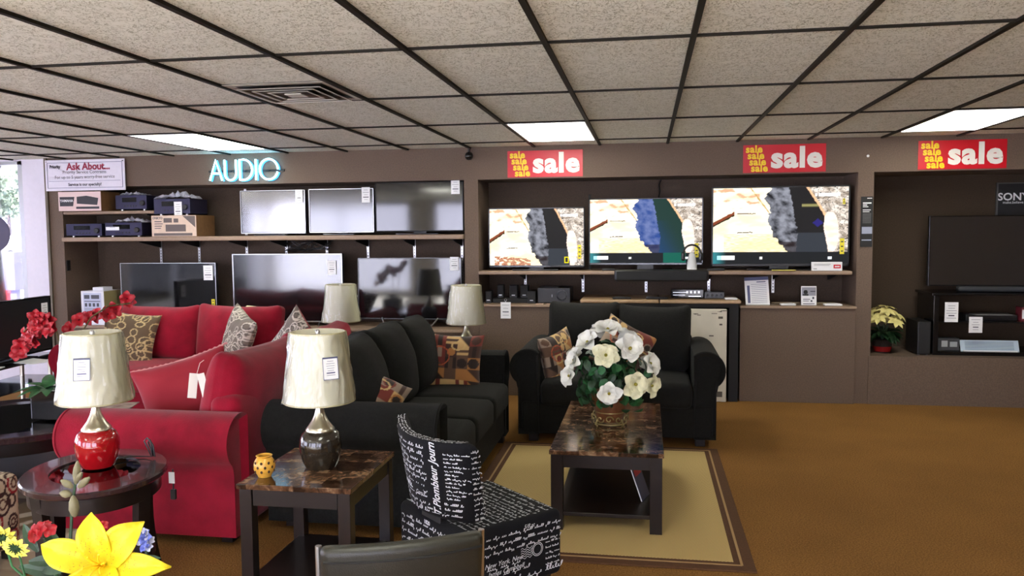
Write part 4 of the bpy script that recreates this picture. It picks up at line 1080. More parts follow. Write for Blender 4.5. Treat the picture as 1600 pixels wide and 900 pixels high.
B().lathe([(1, H_-.014), (1, H_-.006)], n=64, sx=rx*.625, sy=ry*.625).obj('glass_inset', tglass, t, True)
q = B(); ovalring(q, rx*.90, ry*.90, rx*.84, ry*.84, H_-.10, H_-.028, r=.002); q.obj('apron', espresso, t, True)
for k, a in enumerate((.7, PI-.7, PI+.7, -.7)):
    c, s_ = math.cos(a), math.sin(a); q = B(); pts = []
    vs = []
    for i in range(9):
        z = (H_-.03)*(1-i/8); off = -.02*math.sin(PI*i/8)+.03*(i/8)**2; wd = .034-.008*i/8
        px_, py_ = rx*.87*c+off*c, ry*.87*s_+off*s_; T = Vector((-s_, c, 0)); Nn = Vector((c, s_, 0))
        for (a1, b1) in ((-1, -1), (1, -1), (1, 1), (-1, 1)): vs.append(Vector((px_, py_, z))+T*wd*a1+Nn*.016*b1)
    fs = [(0, 1, 2, 3), (35, 34, 33, 32)]
    for i in range(8):
        for j in range(4): fs.append((i*4+j, i*4+(j+1) % 4, i*4+4+(j+1) % 4, i*4+4+j))
    q.verts_faces(vs, fs).obj('leg', espresso, t)
B().lathe([(1, .16), (1, .175)], n=48, sx=rx*.78, sy=ry*.78).obj('lower_shelf', espresso, t, True)
# lamp cord standing up in a loop on the table
q = B(); q.tube([(-2.34, 3.19, .556), (-2.29, 3.235, .556), (-2.22, 3.24, .557), (-2.185, 3.235, .56), (-2.20, 3.23, .60), (-2.215, 3.23, .63), (-2.20, 3.23, .645), (-2.185, 3.23, .63), (-2.18, 3.235, .59), (-2.18, 3.24, .56), (-2.19, 3.235, .60), (-2.20, 3.235, .625), (-2.19, 3.235, .635), (-2.175, 3.235, .61), (-2.172, 3.24, .558)], .0035, 8)
tag(q.obj('lamp_cord', black, None, True), 'black lamp cord tied in an upright loop on the oval table', 'cord')
o = thing('power_plug', 'black plug with white tag hanging below the oval table edge', 'plug', (-2.055, 3.19, .46))
B().tube([(0, 0, .06), (.002, 0, .02), (0, 0, -.03)], .0035, 8).obj('cord', black, o, True); B().box(-.012, .012, -.008, .008, -.075, -.03, .003).obj('plug_body', black, o); B().box(-.014, .014, -.0105, -.0095, .0, .05).obj('tag_card', paper, o)
# glass round table at left with pot
t = thing('round_coffee_table', 'glossy black round coffee table with glass top at the left, under the orchid', 'table', (-3.80, 4.30, 0), 0)
q = B(); ovalring(q, .62, .60, .50, .48, .41, .45, 72); q.obj('top_rim', glossw, t, True)
B().lathe([(1, .432), (1, .442)], n=72, sx=.505, sy=.485).obj('glass_inset', tglass, t, True)
q = B(); ovalring(q, .57, .55, .54, .52, .33, .41, 72, .003); q.obj('apron', espresso, t, True)
for a in (-.15, PI/2, PI+.15, -1.25): B().box(-.035, .035, -.02, .02, 0, .41, .003).obj('leg', espresso, t, loc=(.54*math.cos(a), .52*math.sin(a), 0), rot=(0, 0, a+PI/2))
B().lathe([(1, .14), (1, .155)], n=48, sx=.46, sy=.44).obj('lower_shelf', espresso, t, True)
o = B().box(-.16, .16, -.11, .11, 0, .006, .001).obj('magazine', vmat('printed_magazine', .3), None, loc=(-3.40, 4.60, .452), rot=(0, 0, .3))
bm = bmesh.new(); bm.from_mesh(o.data); bmesh.ops.subdivide_edges(bm, edges=bm.edges, cuts=10, use_grid_fill=True); bm.to_mesh(o.data); bm.free()
at = o.data.color_attributes.new('print', 'FLOAT_COLOR', 'POINT')
for i, v in enumerate(o.data.vertices): at.data[i].color = (*mixc((.6, .5, .45), (.12, .05, .05), .5+1.6*nz(v.co.x*22, v.co.y*22, 4)), 1)
tag(o, 'colourful magazine lying on the round black coffee table', 'magazine')

# ================================================================ LAMPS
def wrap_mat():
    m = bpy.data.materials.new('clear_wrinkled_wrap'); m.use_nodes = True; N = m.node_tree.nodes; L = m.node_tree.links
    N.remove(N['Principled BSDF']); out = N['Material Output']; t = N.new('ShaderNodeBsdfTransparent')
    g = N.new('ShaderNodeBsdfGlossy'); g.inputs['Roughness'].default_value = .10; x = N.new('ShaderNodeMixShader')
    f = N.new('ShaderNodeFresnel'); f.inputs[0].default_value = 1.38
    L.new(f.outputs[0], x.inputs[0]); L.new(t.outputs[0], x.inputs[1]); L.new(g.outputs[0], x.inputs[2]); L.new(x.outputs[0], out.inputs[0])
    return m
wrapm = wrap_mat()
def lamp(label, body, loc, tagang=None, s=1.0, ringm=None):
    t = thing('table_lamp', label, 'lamp', loc); t.scale = (s, s, s)
    B().lathe([(.001, 0), (.064, 0), (.068, .006), (.078, .03), (.0865, .06), (.0905, .095), (.087, .125), (.077, .148), (.062, .160), (.06, .1605)], n=48).obj('ceramic_base', body, t, True)
    B().lathe([(.001, .158), (.061, .160), (.061, .166), (.050, .180), (.036, .20), (.024, .225), (.016, .255), (.0115, .29), (.0105, .34), (.001, .34)], n=40).obj('metal_neck', chrome, t, True)
    B().lathe([(.014, .335), (.014, .40), (.010, .402)], n=16).obj('socket', black, t, True)
    q = B(); n = 56; vs = []; fs = []
    prof = [(.148, .285), (.1115, .585), (.1085, .583), (.1455, .287)]
    for r, z in prof:
        for j in range(n): vs.append((r*math.cos(2*PI*j/n), r*math.sin(2*PI*j/n), z))
    for i in range(4):
        for j in range(n): fs.append((i*n+j, i*n+(j+1) % n, ((i+1) % 4)*n+(j+1) % n, ((i+1) % 4)*n+j))
    q.verts_faces(vs, fs); sh = q.obj('lamp_shade', shadem, t, True); sh['label'] = 'cream shade still wrapped in clear plastic'
    q = B()
    for z, r in ((.288, .149), (.582, .1125)): q.tube([(r*math.cos(2*PI*k/40), r*math.sin(2*PI*k/40), z) for k in range(40)], .0032, 6, True)
    q.tube([(.1455-.037*k, 0, .287+.296*k) for k in (0, 1)], .001, 4); q.obj('shade_trim', mat('cream_trim', lin(206, 198, 160), .6), sh, True)
    q = B()
    for k in range(3):
        a = 2*PI*k/3; q.tube([(.11*math.cos(a), .11*math.sin(a), .578), (.0, 0, .572)], .0018, 6)
    q.obj('spider', silver, sh)
    rn_ = random.Random(label); ph = rn_.uniform(0, 50); vs = []; fs = []; nu, nv = 120, 22
    for j in range(nv+1):
        v_ = j/nv; r0 = .1505-.0365*v_
        for i in range(nu):
            a_ = 2*PI*i/nu; f1 = abs(nz(math.cos(a_)*2.6+ph, math.sin(a_)*2.6, v_*1.3)); f2 = abs(nz(math.cos(a_)*7+v_*1.5, math.sin(a_)*7+ph, v_*2.2))
            r_ = r0+.0012+.006*max(0, 1-f1*7)+.003*max(0, 1-f2*5)
            vs.append((r_*math.cos(a_), r_*math.sin(a_), .287+.296*v_))
    for j in range(nv):
        for i in range(nu): fs.append((j*nu+i, j*nu+(i+1) % nu, (j+1)*nu+(i+1) % nu, (j+1)*nu+i))
    q = B().verts_faces(vs, fs).obj('plastic_wrap', wrapm, sh, True)
    B().lathe([(.001, .568), (.009, .570), (.010, .583), (.006, .592), (.001, .595)], n=16).obj('finial', silver, t, True)
    if tagang is not None:
        zc = .445; rc = .148-(zc-.285)/.3*.0365+.011
        c = card(sh, .066, .093, (rc*math.sin(tagang), -rc*math.cos(tagang), zc), rz=tagang, rx=-.12, edge=inkblue, rows=7, label='blue-bordered price card')
    return t
va = lambda x, y: math.atan2(-x, -y)  # facing angle helper
gl = lamp('grey-brown ceramic lamp with cream shade on the marble end table', ceramg, (-1.376, 3.22, .551), tagang=-.40+1.15)
rl = lamp('red ceramic lamp with cream shade on the oval side table', ceramr, (-2.35, 3.10, .551), tagang=.62-.30)
lamp('cream shaded lamp behind the black sofa, right one of the far pair', ceramg, (-1.40, 6.18, .541), s=1.02)
lamp('cream shaded lamp behind the red loveseats, left one of the far pair', ceramg, (-2.46, 6.24, .541), s=1.02)

# candle holder
t = thing('candle_holder', 'small yellow ceramic candle holder with round holes on the end table', 'candle holder', (-1.553, 3.055, .551))
B().lathe([(.001, .001), (.026, 0), (.030, .010), (.042, .030), (.044, .045), (.041, .062), (.032, .078), (.028, .082), (.034, .088), (.031, .090), (.026, .084), (.036, .062), (.038, .045), (.034, .02), (.001, .012)], n=36, caps=False).obj('ceramic_bowl', yc, t, True)
q = B()
for r in range(3):
    for k in range(9):
        a = 2*PI*(k+.5*(r % 2))/9; z = .028+.018*r; R_ = (.0425, .0445, .0425)[r]
        c = Vector((R_*math.cos(a), R_*math.sin(a), z)); u = Vector((-math.sin(a), math.cos(a), 0)); w_ = Vector((0, 0, 1))
        q.verts_faces([c+u*.0052*math.cos(2*PI*j/12)+w_*.0062*math.sin(2*PI*j/12) for j in range(12)], [tuple(range(12))])
q.obj('hole_pattern', mat('dark_hole', lin(58, 34, 12), .8), t)

# ================================================================ RUGS
def rug_mat():
    m = bpy.data.materials.new('herringbone_sisal'); m.use_nodes = True; N = m.node_tree.nodes; L = m.node_tree.links
    b = N['Principled BSDF']; b.inputs['Roughness'].default_value = .9; b.inputs['Specular IOR Level'].default_value = .2
    t = N.new('ShaderNodeTexCoord'); s = N.new('ShaderNodeSeparateXYZ'); L.new(t.outputs['Object'], s.inputs[0])
    def mth(op, a, b_=None):
        k = N.new('ShaderNodeMath'); k.operation = op
        for i, q in enumerate((a, b_)):
            if q is None: continue
            if isinstance(q, (int, float)): k.inputs[i].default_value = q
            else: L.new(q, k.inputs[i])
        return k.outputs[0]
    zig = mth('PINGPONG', s.outputs[0], .04)
    w_ = mth('SINE', mth('MULTIPLY', mth('ADD', s.outputs[1], zig), 2*PI/.016))
    r = N.new('ShaderNodeValToRGB'); L.new(mth('MULTIPLY_ADD' if False else 'ADD', mth('MULTIPLY', w_, .5), .5), r.inputs[0])
    r.color_ramp.elements[0].color = (*lin(168, 142, 90), 1); r.color_ramp.elements[1].color = (*lin(212, 186, 128), 1)
    L.new(r.outputs[0], b.inputs['Base Color'])
    return m
t = thing('area_rug', 'beige herringbone rug with brown banded border under the coffee table', 'rug', (-.26, 4.715, 0))
B().box(-.76, .76, -1.045, 1.045, .001, .010, .003).obj('border', mat('brown_band', lin(84, 52, 24), .9, noise_amt=.15, noise_scale=80), t)
B().box(-.665, .665, -.95, .95, .0105, .012).obj('field', rug_mat(), t)
q = B()
for a, c in ((.70, .985),):
    for s in (-1, 1): q.box(s*a-.006, s*a+.006, -c, c, .0105, .012).box(-a, a, s*c-.006, s*c+.006, .0105, .012)
q.obj('pale_stripe', mat('pale_band', lin(170, 136, 92), .9), t)
# patterned rug at left
def leftrug(u, v):
    x = u*6; y = v*7
    c = lin(150, 134, 108)
    i, j = int(x), int(y); k = (i*7+j*13) % 5
    if k == 0: c = lin(84, 66, 44)
    if k == 1: c = lin(176, 160, 132)
    if k == 2: c = lin(112, 92, 60)
    r = math.hypot(x % 2-1, y % 2-1)
    if abs(r-.7) < .09 or abs(r-.35) < .06: c = lin(196, 184, 158)
    return mixc(c, (0, 0, 0), .12*nz(u*60, v*60))
o = picture('area_rug', 2.3, 3.2, 110, 140, leftrug, vmat('patterned_rug', .95), None, loc=(-3.95, 3.9, .006), rot=(0, 0, 0)); sol = o.modifiers.new('s', 'SOLIDIFY'); sol.thickness = .005
tag(o, 'beige and brown patterned rug under the round black coffee table at left', 'rug')

# ================================================================ SCRIPT-PRINT CHAIR
script_white = mat('white_script_print', lin(214, 216, 222), .8); navy = mat('black_script_fabric', lin(12, 12, 17), .9, spec=.2, sheen=.02, bump=.2, bump_scale=300)
def cursive(rn, x0, y0, L_, hgt, w=.0023, slant=.35):
    """a line of illegible handwriting as a ribbon in the plane: list of quads"""
    out = []; x = x0; pts = []
    while x < x0+L_:
        word = rn.randint(3, 8); n = 0
        tall = [rn.choice((.5, .55, .6, 1.25, 1.1, .5, -.8)) for _ in range(word)]
        pts = []
        for k in range(word):
            A = hgt*tall[k]*.5; ad = hgt*.42
            for i in range(9):
                ph = 2*PI*i/9; yy = A*(1-math.cos(ph))*.5*(1 if tall[k] > 0 else 1); xx = x+ad*i/9+hgt*.12*math.sin(ph*1.0)*(1.5 if abs(tall[k]) > 1 else 1)
                pts.append((xx+slant*yy, y0+yy))
            x += ad
            if x > x0+L_: break
        for (a, b) in zip(pts, pts[1:]):
            dx, dy = b[0]-a[0], b[1]-a[1]; l = math.hypot(dx, dy) or 1; nx_, ny_ = -dy/l*w/2, dx/l*w/2
            nx_, ny_ = nx_*1.25+.0003, ny_*.8
            out.append([(a[0]-nx_, a[1]-ny_), (b[0]-nx_, b[1]-ny_), (b[0]+nx_, b[1]+ny_), (a[0]+nx_, a[1]+ny_)])
        x += hgt*.5
    return out
def print_on(name, parent, f, quads=(), texts=(), m=script_white):
    """f maps (s,t) -> 3D point"""
    b = B()
    for q in quads: b.verts_faces([f(s, t) for s, t in q], [(0, 1, 2, 3)])
    for (s_, size, x, y, k) in texts:
        k = dict(k); ang = k.pop('ang', 0); me = textmesh(s_, size, **k); c, s2 = math.cos(ang), math.sin(ang)
        bm = bmesh.new(); bm.from_mesh(me); bmesh.ops.triangulate(bm, faces=bm.faces); bm.to_mesh(me); bm.free()
        for v in me.vertices: X_, Y_ = v.co.x, v.co.y; v.co = f(x+X_*c-Y_*s2, y+X_*s2+Y_*c)
        b.bm.from_mesh(me); bpy.data.meshes.remove(me)
    return b.obj(name, m, parent, fix=False)
ch = thing('accent_chair', 'black armless accent chair printed with white handwriting, beside the rug', 'chair', (-.660, 3.105, 0), math.radians(-44))
SW, SD = .50, .46
B().rbox(SW, SD, .26, .028, (0, 0, .33), 10).obj('seat', navy, ch, True)
for sx_ in (-1, 1):
    for sy_ in (-1, 1): B().lathe([(.014, 0), (.022, .205)], n=4).obj('leg', espresso, ch, loc=(sx_*.20, sy_*.18, 0), rot=(0, 0, PI/4))
def backf(x, y, z):   # local straight coords -> curved back; z 0..1 height fraction*0.33
    v = z/.33; xs_ = x*(.86+.16*v); u = x/.26
    return Vector((xs_, -.225+y*(1.0-.25*v)+.085*u*u-.055*v, .475+z+.03*v*(abs(u)**2)*(1 if u < 0 else .35)-.02*v))
B().rbox(.52, .075, .33, .034, (0, 0, 0), 18, lambda p: backf(p.x, p.y, p.z+.165)).obj('backrest', navy, ch, True)
B().box(-.07, .07, -.225, -.19, .40, .52, .004).obj('back_support', blackm, ch)
rn = random.Random(5); qs = []
y = .028
while y < .30:
    hh = rn.uniform(.018, .034); qs += cursive(rn, -.235, y, .30, hh, .0026); y += hh*1.05
y = .03
while y < .09: qs += cursive(rn, .08, y, .15, .016); y += .022
for k in range(12): qs += cursive(rn, .165, .10+k*.0165, .055+.02*(k % 3), .010, .0022, 0)
fb_ = lambda s, t: backf(s, -.0385, t)
ew = .0385
tx = [('T.Plombieur Journ', .052, .115, .175, dict(ang=PI/2, shear=.3, bold=.0008, sx=.78)), ('A.M.k.', .036, -.10, .112, dict(bold=.0009)), ('Corp', .024, .005, .098, dict(shear=.3)), ('boston', .012, .07, .045, dict(bold=.0004))]
qs = [q for q in qs if not (.07 < q[0][0] < .15 and q[0][1] > .03) and not (-.17 < q[0][0] < .04 and .09 < q[0][1] < .135)]
print_on('handwriting_print', ch, fb_, qs, tx)
# end of back (thickness side) and top rim
qs = []
for k in range(14): qs += cursive(rn, -.028, .02+k*.021, .05, .013, .0024, 0)
print_on('handwriting_print', ch, lambda s, t: backf(.2605, s, t)+Vector((.002, 0, 0)), qs)
qs = []
for k in range(3): qs += cursive(rn, -.24, -.024+k*.018, .47, .014, .0024, 0)
print_on('handwriting_print', ch, lambda s, t: backf(s, t, .3305)+Vector((0, 0, .0012)), qs)
qs = []
for k in range(7): qs += cursive(rn, -.22, .05+k*.035, .44, .02)
print_on('handwriting_print', ch, lambda s, t: backf(-s, .0385, t), qs)
def seatpt(x, y, z): return Vector((x, y, z))
qs = []; y = -.20
while y < .205: hh = rn.uniform(.014, .026); qs += cursive(rn, -.235, y, .455, hh*.9, .0026); y += hh*1.35
print_on('handwriting_print', ch, lambda s, t: seatpt(s, t, .4612), qs, [('52', .045, .16, -.12, dict(bold=.001, ang=.2)), ('note', .02, .12, -.17, dict(bold=.0008))])
# right face (x = +SW/2): s along +y, t up
qs = []
for k in range(3): qs += cursive(rn, -.21, .415-k*.028, .42, .018)
for k in range(4): qs += cursive(rn, -.21, .30-k*.030, .22+.05*(k % 2), .024)
for k in range(5): qs += cursive(rn, .14, .345-k*.022, .07, .011, .002, 0)
for k in range(1): qs += cursive(rn, .05, .235, .17, .034, .0034)
tx = [('DRAFT', .017, -.185, .335, dict(bold=.0006)), ('New York, New', .026, -.06, .318, dict(shear=.35)), ('James Campbell', .026, -.05, .285, dict(shear=.35)), ('and Vanity', .026, -.09, .252, dict(shear=.35)), ('5/8 at', .022, .06, .43, dict(shear=.35))]
ang = [2*PI*k/28 for k in range(29)]
for R_ in (.026, .020):
    for a, c in zip(ang, ang[1:]): qs.append([(.10+(R_-.001)*math.cos(a), .33+(R_-.001)*math.sin(a)), (.10+(R_-.001)*math.cos(c), .33+(R_-.001)*math.sin(c)), (.10+(R_+.001)*math.cos(c), .33+(R_+.001)*math.sin(c)), (.10+(R_+.001)*math.cos(a), .33+(R_+.001)*math.sin(a))])
for k in range(5):
    pts = [(.02+.055*i/10, .31+k*.009+.004*math.sin(i*1.4)) for i in range(11)]
    for a, c in zip(pts, pts[1:]): qs.append([(a[0], a[1]-.0009), (c[0], c[1]-.0009), (c[0], c[1]+.0009), (a[0], a[1]+.0009)])
print_on('handwriting_print', ch, lambda s, t: Vector((SW/2+.0012, s, t)), qs, tx)
# back face of the seat
qs = []
for k in range(7): qs += cursive(rn, -.22, .225+k*.031, .43, .022)
print_on('handwriting_print', ch, lambda s, t: Vector((s, -SD/2-.0012, t)), qs, [('1820', .022, -.02, .43, dict(bold=.0006))])

# ================================================================ LEATHER CHAIR (bottom edge)
ch = thing('leather_chair', 'black leather chair with stitched back at the bottom edge of the picture', 'chair', (-.590, 1.87, 0), math.radians(24))
def lf(p): return (p.x*(1+.03*(p.z/.2)), p.y+.03*(p.x/.2)**2-.02*(p.z/.18), p.z)
B().rbox(.395, .052, .40, .020, (0, 0, .60), 14, lambda p: (p.x*(1+.02*(p.z/.2)), p.y+.035*(p.x/.2)**2-.03*(p.z/.2), p.z-.004*(p.x/.2)**2)).obj('backrest', leather, ch, True)
seamm = mat('leather_seam', lin(8, 8, 6), .7)
for z in (.765, .68, .595, .51):
    pts = [(x*(1+.02*((z-.60)/.2)), -.0262+.035*(x/.2)**2-.03*((z-.60)/.2), z) for x in [-.19+.38*k/16 for k in range(17)]]
    B().tube(pts, .0036, 6).obj('seam', seamm, ch, True)
for s in (-1, 1):
    B().tube([(s*.2035, .028, .79), (s*.202, .033, .62), (s*.20, .04, .45), (s*.20, .06, .36), (s*.20, .48, .36), (s*.20, .50, .34), (s*.20, .48, .02), (s*.20, .44, .008), (s*.20, .04, .008)], .008, 8).obj('steel_frame', silver, ch, True)
B().rbox(.40, .42, .07, .03, (0, .27, .405), 10).obj('seat', leather, ch, True)

# ================================================================ OTTOMAN at left edge
def ringpat(u, v):
    c = lin(206, 192, 164); rn_ = 6
    for i in range(-1, 2):
        for j in range(-1, 2):
            a, b_ = math.floor(u*rn_)+i, math.floor(v*rn_)+j; h = nz(a*1.7+.3, b_*2.3+.7, 5)
            cx_, cy_ = a+.5+.35*h, b_+.5+.35*nz(a*2.1+.2, b_*1.3, 9); R_ = .38+.2*h
            d = math.hypot((u*rn_-cx_)*1.0, (v*rn_-cy_)*.8)
            if abs(d-R_) < .07: c = lin(150, 22, 34) if (a+b_) % 3 == 0 else lin(58, 30, 28)
            elif abs(d-R_*.45) < .05 and (a*3+b_) % 2 == 0: c = lin(84, 40, 34)
    return c
t = thing('ottoman', 'cream ottoman printed with red and brown rings at the left edge', 'ottoman', (-3.27, 3.12, 0), 0)
q = B().rbox(.58, .52, .36, .04, (0, 0, .24), 40)
o = q.obj('upholstered_body', vmat('ring_print_fabric', .8), t, True)
at = o.data.color_attributes.new('print', 'FLOAT_COLOR', 'POINT')
bm = bmesh.new(); bm.from_mesh(o.data); bmesh.ops.subdivide_edges(bm, edges=bm.edges, cuts=1, use_grid_fill=True); bm.to_mesh(o.data); bm.free()
at = o.data.color_attributes['print']
for i, v in enumerate(o.data.vertices):
    p = v.co
    uv = (p.x/.5, p.y/.5) if p.z > .405 else ((p.x+p.y*.0)/.5+3 if abs(p.y) > .24 else p.y/.5+5, p.z/.5)
    at.data[i].color = (*ringpat(*uv), 1)
for a in (-1, 1):
    for b_ in (-1, 1): B().box(a*.24-.02, a*.24+.02, b_*.21-.02, b_*.21+.02, 0, .07, .003).obj('leg', espresso, t)

# ================================================================ LEFT TELEVISION AND STAND
ang = math.radians(80)
LT = Vector((-5.34, 6.5, 0)); dr = Vector((.10, -1.0, 0)).normalized()
# television: right edge at LT, running towards the camera along dr (its screen faces +x)
rzv = math.atan2(-dr.y, -dr.x)
wtv = 1.25; cen = LT+dr*wtv/2
t = thing('television', 'black unlit television at the far left edge in front of the window', 'television', (cen.x, cen.y, .50), rzv)
B().box(-wtv/2, wtv/2, 0, .045, .02, .51, .005).obj('body', blackm, t)
q = B()
for s in (-1, 1): q.box(s*(wtv/2-.006)-.006, s*(wtv/2-.006)+.006, -.006, .0, .02, .51)
q.box(-wtv/2, wtv/2, -.006, 0, .498, .51).box(-wtv/2, wtv/2, -.006, 0, .02, .04); q.obj('bezel', gloss, t)
B().box(-wtv/2+.012, wtv/2-.012, -.002, .001, .04, .498).obj('screen', mat('matt_tv_screen', (.010, .010, .012), .35), t)
B().box(-.28, .28, -.1, .12, 0, .012, .004).obj('stand_base', gloss, t)
card(t, .085, .135, (wtv/2-.10, -.012, .385), label='grey price card')
t = thing('glass_tv_stand', 'black glass and chrome television stand at the far left edge', 'tv stand', (cen.x-.05, cen.y-.05, 0), rzv)
for z in (.06, .28, .488): B().box(-.75, .66, -.26, .24, z, z+.010, .003).obj('glass_shelf', mat('black_glass', (.008, .009, .012), .04), t)
for (x, y_) in ((.58, -.20), (.58, .18), (-.66, -.2), (-.66, .18), (.38, -.22)):
    q = B().lathe([(.022, 0), (.022, .055), (.018, .06), (.018, .275), (.024, .278), (.024, .29), (.018, .292), (.018, .487)], (x, y_), 16); q.obj('post', chrome, t, True)
for k, (x, y_) in enumerate(((-5.30, 5.5), (-5.22, 5.95))):
    o = B().box(-.11, .11, -.15, .15, 0, .004, .001).obj('leaflet', paper, None, loc=(x+.14, y_, .4985), rot=(0, 0, .3+k)); tag(o, ['white leaflet on the glass stand below the far left television, nearer one', 'white leaflet on the glass stand below the far left television, farther one'][k], 'leaflet')

# ================================================================ FLOWERS
def petal(b, c, d, n, L, w, cup=.25, curl=.2, k=6, m=4, tip=.25):
    """curved petal patch from c along d; n is the flower axis"""
    d = Vector(d).normalized(); n = Vector(n).normalized(); s = d.cross(n).normalized(); vs = []
    for i in range(k+1):
        t_ = i/k; ww = w*(math.sin(PI*(t_*.80+.10))**.8*(1-t_**8*.55))
        for j in range(m+1):
            a = 2*j/m-1; p = Vector(c)+d*L*t_+n*(L*(cup*1.25*math.sin(t_*PI*.6)-curl*t_**3))+s*ww/2*a+n*abs(a)**2*ww*.22*(1-t_*.4)
            vs.append(p)
    fs = [(i*(m+1)+j, i*(m+1)+j+1, (i+1)*(m+1)+j+1, (i+1)*(m+1)+j) for i in range(k) for j in range(m)]
    b.verts_faces(vs, fs)
def bloom(name, parent, c, n, R_, m, np_=6, layers=2, w=.75, centre=None, seed=0):
    rn = random.Random(seed); n = Vector(n).normalized(); u = n.orthogonal().normalized(); v = n.cross(u); b = B()
    for l in range(layers):
        for k in range(np_):
            a = 2*PI*(k+.5*l)/np_+rn.uniform(-.2, .2)+seed; d = u*math.cos(a)+v*math.sin(a)+n*(.15+.45*l+rn.uniform(-.1, .15))
            petal(b, Vector(c)-n*.004, d, n, R_*(1-.28*l)*rn.uniform(.85, 1.1), R_*w*(1-.15*l), .25, rn.uniform(.1, .35))
    o = b.obj(name, m, parent, True, fix=False)
    if centre:
        q = B(); q.lathe([(.001, 0), (R_*.12, R_*.05), (R_*.1, R_*.22), (.001, R_*.3)], n=10); q.xf(Matrix.Translation(Vector(c)) @ n.to_track_quat('Z', 'Y').to_matrix().to_4x4()); q.obj('flower_centre', centre, o, True)
    return o
# white magnolia arrangement on the coffee table
fa = thing('flower_arrangement', 'white magnolia arrangement in a brown pot on the marble coffee table', 'flower arrangement', (-.205, 4.66, .431))
potm = mat('brown_wood_bucket', lin(110, 68, 40), .35, noise_amt=.25, noise_scale=30); ironm = mat('antique_scroll_metal', lin(150, 136, 92), .35, metal=.6)
B().lathe([(.075, .022), (.082, .03), (.098, .12), (.112, .185), (.108, .19), (.09, .18)], n=40).obj('pot', potm, fa, True)
q = B()
q.tube([(.088*math.cos(2*PI*k/36), .088*math.sin(2*PI*k/36), .078) for k in range(36)], .005, 6, True); q.tube([(.095*math.cos(2*PI*k/36), .095*math.sin(2*PI*k/36), .012) for k in range(36)], .005, 6, True)
for k in range(12):
    a = 2*PI*k/12; pts = []
    for i in range(22):
        th = i/21*4.2*PI*(1 if k % 2 else -1)*.5; r = .022*(1-i/26); pts.append((a+r*math.cos(th)/.095, .045+r*math.sin(th)))
    q.tube([(.106*math.cos(x), .106*math.sin(x), z) for x, z in pts], .004, 5)
for k in range(4): a = PI/4+k*PI/2; q.tube([(.1*math.cos(a), .1*math.sin(a), 0), (.112*math.cos(a), .112*math.sin(a), .012), (.096*math.cos(a), .096*math.sin(a), .04)], .006, 6)
q.obj('scroll_stand', ironm, fa, True)
random.seed(8); ctr = Vector((0, 0, .26)); q = B(); q2 = B()
for k in range(230):
    a = random.uniform(0, 2*PI); e = random.uniform(-.75, 1.3); R_ = random.uniform(.10, .195); d = Vector((math.cos(a)*math.cos(e), math.sin(a)*math.cos(e), math.sin(e)))
    c = ctr+Vector((d.x*R_*1.12, d.y*R_*1.1, d.z*R_*1.25)); n_ = d+Vector((random.uniform(-.5, .5), random.uniform(-.5, .5), random.uniform(-.2, .6))); tgt = d.orthogonal()+Vector((random.uniform(-1, 1), random.uniform(-1, 1), random.uniform(-1, .3)))
    leafblade(q if k % 2 else q2, c, tgt, n_, random.uniform(.045, .075), random.uniform(.04, .055), .3, .1)
q.obj('foliage', leaf, fa, fix=False); q2.obj('foliage', leafd, fa, fix=False)
def inv(px_, pz_): return px_, pz_
# (x, y, z) offsets seen from the camera side, facing direction
blooms = [((-.01, -.04, .53), (.0, -.5, 1), .085), ((-.11, -.03, .46), (-.5, -.5, .7), .085), ((.105, -.05, .44), (.35, -.8, .45), .09), ((-.015, -.15, .42), (.0, -1, .35), .08),
          ((-.175, -.06, .37), (-.9, -.5, .4), .08), ((-.205, -.07, .29), (-.8, -.7, .1), .075), ((.205, -.06, .36), (.8, -.5, .35), .075), ((.14, -.17, .27), (.35, -1, .1), .085),
          ((.005, -.20, .225), (.0, -1, -.05), .075), ((.215, -.09, .25), (.8, -.6, .0), .07), ((-.06, .12, .50), (-.2, .6, .9), .08), ((.09, .14, .46), (.3, .8, .6), .08), ((-.19, .10, .36), (-.8, .6, .3), .08), ((.2, .13, .32), (.7, .8, .2), .075), ((.0, .22, .35), (0, 1, .3), .08)]
for k, (c, n_, R_) in enumerate(blooms):
    bloom('magnolia_bloom', fa, Vector(c)+Vector(n_).normalized()*.022, n_, R_*.98, petw if k not in (3, 7, 9) else petc, 6, 2, .98, mat('magnolia_centre', lin(150, 140, 50), .6), seed=k)
    
# orchid on the round table
oc = thing('potted_orchid', 'red orchid with green leaves in a black pot on the round coffee table', 'plant', (-3.52, 4.33, .451))
B().box(-.12, .12, -.10, .10, 0, .175, .006).obj('pot', gloss, oc)
B().box(-.115, .115, -.095, .095, .160, .179).obj('pebbles', mat('white_pebbles', (.6, .6, .6), .8), oc)
q = B()
for k in range(9):
    a = k*.75+.4; leafblade(q, (-.03, -.06, .17), (math.cos(a), math.sin(a)-.5, .9), (0, 0, 1), .15, .07, .7, .12, 7)
q.obj('foliage', leaf, oc, fix=False)
st = [[(0, 0, .13), (.02, .01, .35), (.0, .0, .52), (-.06, 0, .60), (-.13, -.02, .60), (-.20, -.03, .52)], [(.03, 0, .13), (.09, .02, .35), (.12, .05, .50), (.16, .10, .60), (.22, .18, .66), (.30, .28, .67)]]
for s in st: B().tube(s, .005, 6).obj('stem', mat('olive_stem', lin(90, 84, 50), .6), oc, True)
cs = []
random.seed(14)
for k in range(18): cs.append((-.01-.0125*k+random.uniform(-.03, .03), -.03+random.uniform(-.05, .03), .575-.00045*k*k+random.uniform(-.07, .06)))
for k in range(8): cs.append((.04+.035*k+random.uniform(-.02, .02), .06+.04*k, .55+.02*k+random.uniform(-.03, .03)))
for k, c in enumerate(cs):
    bloom('orchid_bloom', oc, c, (random.uniform(-.4, .5), -1, random.uniform(-.2, .4)), .052, petr, 5, 1, .85, mat('orchid_throat', lin(120, 6, 20), .5), seed=k)

